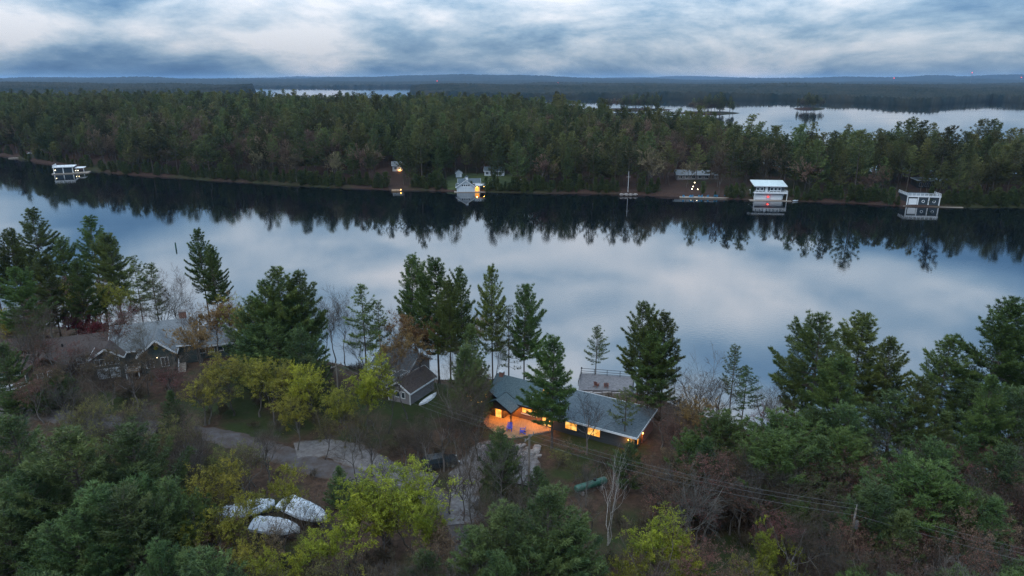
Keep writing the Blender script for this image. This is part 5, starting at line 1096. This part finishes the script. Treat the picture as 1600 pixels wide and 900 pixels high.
 ('brown_bud_tree', 885, 688, 2.6, 'rusty shrub planted below the wing windows', 'rusty shrubs below the wing windows', 1.5), ('brown_bud_tree', 905, 694, 2.4, 0, 0, 1.5), ('brown_bud_tree', 930, 700, 2.6, 0, 0, 1.5), ('brown_bud_tree', 955, 704, 2.6, 0, 0, 1.5), ('olive_bud_tree', 870, 700, 3, 0, 0, 1.4), ('olive_bud_tree', 895, 720, 3, 0, 0, 1.4), ('brown_bud_tree', 920, 722, 3, 0, 0, 1.4),
 ('tall_bare_tree', 742, 560, 12, 'leafless tree crossing the left end of the lit house', 'leafless trees at the left end of the house', 1.0), ('tall_bare_tree', 722, 600, 11, 0, 0, 1.0), ('bare_tree', 745, 620, 9, 0, 0, .9), ('bare_tree', 715, 640, 9, 0, 0, .9), ('bare_tree', 650, 640, 8, 0, 0, .9), ('bare_tree', 630, 650, 7, 0, 0, .9),
 ('brown_bud_tree', 1060, 640, 8, 'brown budding tree at the right gable of the wing', 'brown budding trees at the right gable', 1.0), ('brown_bud_tree', 1050, 690, 7, 0, 0, 1.0), ('red_bud_tree', 1020, 720, 6, 0, 0, 1.1), ('bare_tree', 1040, 600, 9, 0, 0, 1.0), ('brown_bud_tree', 1085, 660, 8, 0, 0, 1.0),
 ('red_bud_tree', 40, 510, 10, 'red budding tree before the log house porch', 'red budding trees before the log house', 1.1), ('red_bud_tree', 100, 520, 9, 0, 0, 1.1), ('bare_tree', 130, 530, 9, 0, 0, 1.1), ('soft_pine', 0, 540, 9, 'dark pine at the left end of the log house', None, 1.0),
 ('bare_tree', 590, 625, 7, 'leafless tree before the grey cottage', 'leafless trees before the grey cottage', 1.0), ('bare_tree', 560, 640, 7, 0, 0, 1.0), ('olive_bud_tree', 545, 630, 7, 0, 0, 1.0), ('olive_bud_tree', 500, 640, 7, 0, 0, 1.0),
 ('bare_tree', 760, 745, 7, 'leafless tree at the edge of the gravel turning circle', 'leafless trees at the turning circle', .9), ('bare_tree', 735, 720, 8, 0, 0, .9), ('bare_tree', 815, 745, 6, 0, 0, .9),
 ('bare_tree', 470, 772, 7, 'leafless tree standing before the wrapped boats', 'leafless trees before the boats', 1.0), ('bare_tree', 435, 790, 7, 0, 0, 1.0), ('bare_tree', 500, 780, 6, 0, 0, 1.0),
 ('tall_bare_tree', 60, 455, 15, 'tall leafless tree rising in front of the log house', 'tall leafless trees before the log house', 1.2), ('tall_bare_tree', 25, 480, 14, 0, 0, 1.1),
 ('tall_bare_tree', 215, 470, 14, 'tall leafless tree rising in front of the garage doors', 'tall leafless trees before the garage', 1.2), ('bronze_tree', 300, 490, 12, 0, 0, 1.0), ('red_bud_tree', 175, 480, 12, 0, 0, 1.1),
 ('soft_pine', 455, 470, 14, 'soft dark pine crowding the broad pines left of the cottage', 'soft pines left of the cottage', 1.0), ('soft_pine', 395, 470, 13, 0, 0, 1.0), ('soft_pine', 480, 560, 9, 0, 0, 1.0), ('pine', 410, 440, 17, 0, 0, 1.0),
 ('ochre_tree', 420, 560, 10, 'olive yellow tree between the wide budding trees and the dark pines', None, 1.2),
 ('tall_bare_tree', 560, 480, 13, 'leafless tree screening the slate roofed cottage', 'leafless trees screening the cottage', 1.1), ('tall_bare_tree', 630, 520, 13, 0, 0, 1.0), ('bronze_tree', 620, 500, 13, 0, 0, .9), ('tall_bare_tree', 600, 560, 11, 0, 0, 1.0), ('tall_bare_tree', 710, 520, 13, 0, 0, 1.0), ('soft_pine', 725, 545, 12, 0, 0, .8),
 ('soft_pine', 1400, 620, 12, 'full dark pine on the right bank before the open crowned pines', 'full dark pines on the right bank', 1.1), ('soft_pine', 1330, 640, 11, 0, 0, 1.1), ('soft_pine', 1520, 600, 13, 0, 0, 1.1), ('soft_pine', 1460, 690, 11, 0, 0, 1.1), ('soft_pine', 1570, 700, 11, 0, 0, 1.1), ('soft_pine', 1280, 640, 10, 0, 0, 1.0), ('soft_pine', 1540, 780, 9, 0, 0, 1.2), ('soft_pine', 1400, 760, 8, 0, 0, 1.1), ('soft_pine', 1600, 620, 13, 0, 0, 1.1),
 ('tall_bare_tree', 1345, 720, 11, 'tall grey leafless tree over the dark shed', 'tall leafless trees over the dark shed', 1.1), ('tall_bare_tree', 1300, 740, 10, 0, 0, 1.1), ('tall_bare_tree', 1390, 790, 9, 0, 0, 1.1), ('tall_bare_tree', 1260, 780, 9, 0, 0, 1.1),
 ('chartreuse_tree', 1050, 830, 8, 'yellow tree leaning over the bottom of the birch', None, 1.0),
 ('bare_tree', 920, 610, 9, 'leafless tree with branches across the wing roof', None, .9),
]
def near_trees():
    last = None
    for kind, u, v, hh, lab, grp, wide in TREES:
        if lab: last = (lab, grp)
        tree_px(kind, u, v, hh, last[0], last[1], wide)
near_trees()
def keep_off(x, y):
    for C, w in ROADS:
        if np.min((C[:, 0] - x) ** 2 + (C[:, 1] - y) ** 2) < (w / 2 - .5) ** 2: return False
    for cx, cy_, r in ((0, 85, 7), (6, 86, 9), (12, 83, 7), (15, 101.5, 6), (-15, 94, 6), (-17, 102, 6), (-58, 107, 12), (-76, 101, 10), (-24, 63, 7), (-29, 63, 4), (9.2, 69.4, 2.4), (-40, 66.5, 3), (0, 79, 4), (-10, 82, 5)):
        if (x - cx) ** 2 + (y - cy_) ** 2 < r * r: return False
    return float(near_d(x, y)) > 1.5
FEATURES = [(955, 1095, 775, 900, 60), (1145, 1255, 818, 900, 60), (415, 525, 775, 855, 70), (735, 1045, 585, 700, 92), (525, 705, 712, 850, 70), (893, 952, 752, 785, 74), (925, 990, 688, 830, 75), (450, 600, 680, 742, 86), (690, 830, 672, 760, 84), (290, 440, 545, 640, 100), (465, 600, 545, 640, 100)]
def project(x, y, z):
    f = y * math.cos(PITCH) + (CAMZ - z) * math.sin(PITCH); up = y * math.sin(PITCH) + (z - CAMZ) * math.cos(PITCH)
    return 800 + FPX * x / f, 450 - FPX * up / f
def hides(x, y, h):
    u, v0 = project(x, y, 4 + h); _, v1 = project(x, y, 4 + h * .3); w = FPX * h * .32 / y
    return any(y < fy and u + w > a and u - w < b and v0 < d and v1 > c for a, b, c, d, fy in FEATURES)
def thickets():
    r = random.Random(31)
    B_ = ['bare_tree', 'bare_tree', 'grey_bare_tree']
    zones = [(1010, 1640, 655, 905, 80, 7, 12, 'leafless thicket tree', B_),
             (1040, 1640, 660, 905, 46, 6, 10.5, 'brown budding tree', ['brown_bud_tree', 'red_bud_tree']),
             (1060, 1640, 680, 920, 36, 6, 11, 'dark thicket pine', ['soft_pine', 'young_pine', 'bushy_pine']),
             (0, 480, 600, 720, 40, 6, 10, 'leafless roadside tree', B_),
             (20, 480, 600, 730, 24, 5, 9, 'olive budding tree', ['olive_bud_tree']),
             (180, 780, 720, 930, 66, 5, 9, 'leafless scrub tree', B_),
             (250, 760, 740, 930, 26, 5, 8.5, 'olive budding tree', ['olive_bud_tree', 'brown_bud_tree']),
             (640, 1040, 720, 930, 44, 5, 8.5, 'leafless scrub tree', B_),
             (560, 830, 640, 720, 16, 5, 8, 'leafless drive side tree', B_),
             (890, 1090, 690, 790, 22, 4, 7, 'leafless bank tree', B_),
             (1000, 1240, 640, 760, 16, 6, 9, 'brown budding tree', ['brown_bud_tree']),
             (0, 370, 500, 590, 14, 7, 10, 'leafless garden tree', B_),
             (0, 330, 500, 590, 5, 7, 9, 'brown budding tree', ['brown_bud_tree', 'red_bud_tree']),
             (0, 330, 730, 940, 20, 8, 12, 'dark foreground pine', ['soft_pine']),
             (640, 1000, 840, 940, 9, 7, 10, 'soft foreground pine', ['soft_pine']),
             (330, 800, 830, 940, 12, 5, 8, 'yellow budding tree', ['chartreuse_tree', 'ochre_tree'])]
    for u0, u1, v0, v1, n, h0, h1, lab, ks in zones:
        k = 0; tries = 0
        while k < n and tries < 1500:
            tries += 1; hh = r.uniform(h0, h1); x, y = at(r.uniform(u0, u1), r.uniform(v0, v1), 4 + hh)
            if not keep_off(x, y) or y < 38 or (hides(x, y, hh) and r.random() < .88): continue
            mk = nearest(x, y, NEARMARKS); kd = r.choice(ks); l2 = ('taller ' if hh > (h0 + h1) / 2 else 'smaller ') + {'grey_bare_tree': 'grey ', 'red_bud_tree': 'red ', 'young_pine': 'conical ', 'bushy_pine': 'bushy ', 'chartreuse_tree': 'vivid '}.get(kd, '') + lab + ' around ' + mk; put_tree(kd, x, y, float(near_h(x, y)), hh, l2, 'scrub: ' + l2, r.uniform(.85, 1.25)); k += 1
thickets()
# low brush under the trees: nobody could count it
def brush():
    rng = np.random.RandomState(55); V = []; Q = []; b = 0
    w, lf = decid(300, 2.0, fork=.05, limbs=7, twigs=2, tr=.03, stems=3, minr=.012, far=True)
    base, q = w[0], w[1]; n = 0
    while n < 420:
        x = rng.uniform(-115, 75); y = rng.uniform(44, 136)
        if abs(x) > .9 * y + 6 or not keep_off(x, y): continue
        s = rng.uniform(.5, 1.3); a = rng.uniform(0, 6.28); c_, s_ = math.cos(a), math.sin(a)
        v = base * s; v = np.stack([v[:, 0] * c_ - v[:, 1] * s_ + x, v[:, 0] * s_ + v[:, 1] * c_ + y, v[:, 2] + float(near_h(x, y)) - .05], -1)
        V.append(v); Q.append(q + b); b += len(v); n += 1
    tag(link('undergrowth', new_mesh('undergrowth', np.concatenate(V), np.concatenate(Q), mats=[M['brown_twigs']])), 'tangled leafless undergrowth covering the near bank', 'undergrowth', kind='stuff')
    print('brush tris', 2 * sum(len(k) for k in Q))
brush()
print('unique tris', sum(len(m_.polygons) for m_ in bpy.data.meshes))

# ---------------------------------------------------------------- damp evening air
def haze():
    m = bpy.data.materials.new('haze'); m.use_nodes = True; N = m.node_tree.nodes; L = m.node_tree.links; N.clear()
    out = N.new('ShaderNodeOutputMaterial'); v = N.new('ShaderNodeVolumePrincipled'); L.new(v.outputs[0], out.inputs['Volume'])
    v.inputs['Color'].default_value = (0.38, 0.64, 1.0, 1); v.inputs['Density'].default_value = HAZE; v.inputs['Anisotropy'].default_value = 0.0
    b = MB(); b.box(-16800, 16800, -1200, 18200, -4, 120); o = b.build('haze', m); tag(o, kind='stuff')
HAZE = 3.0e-5
haze()
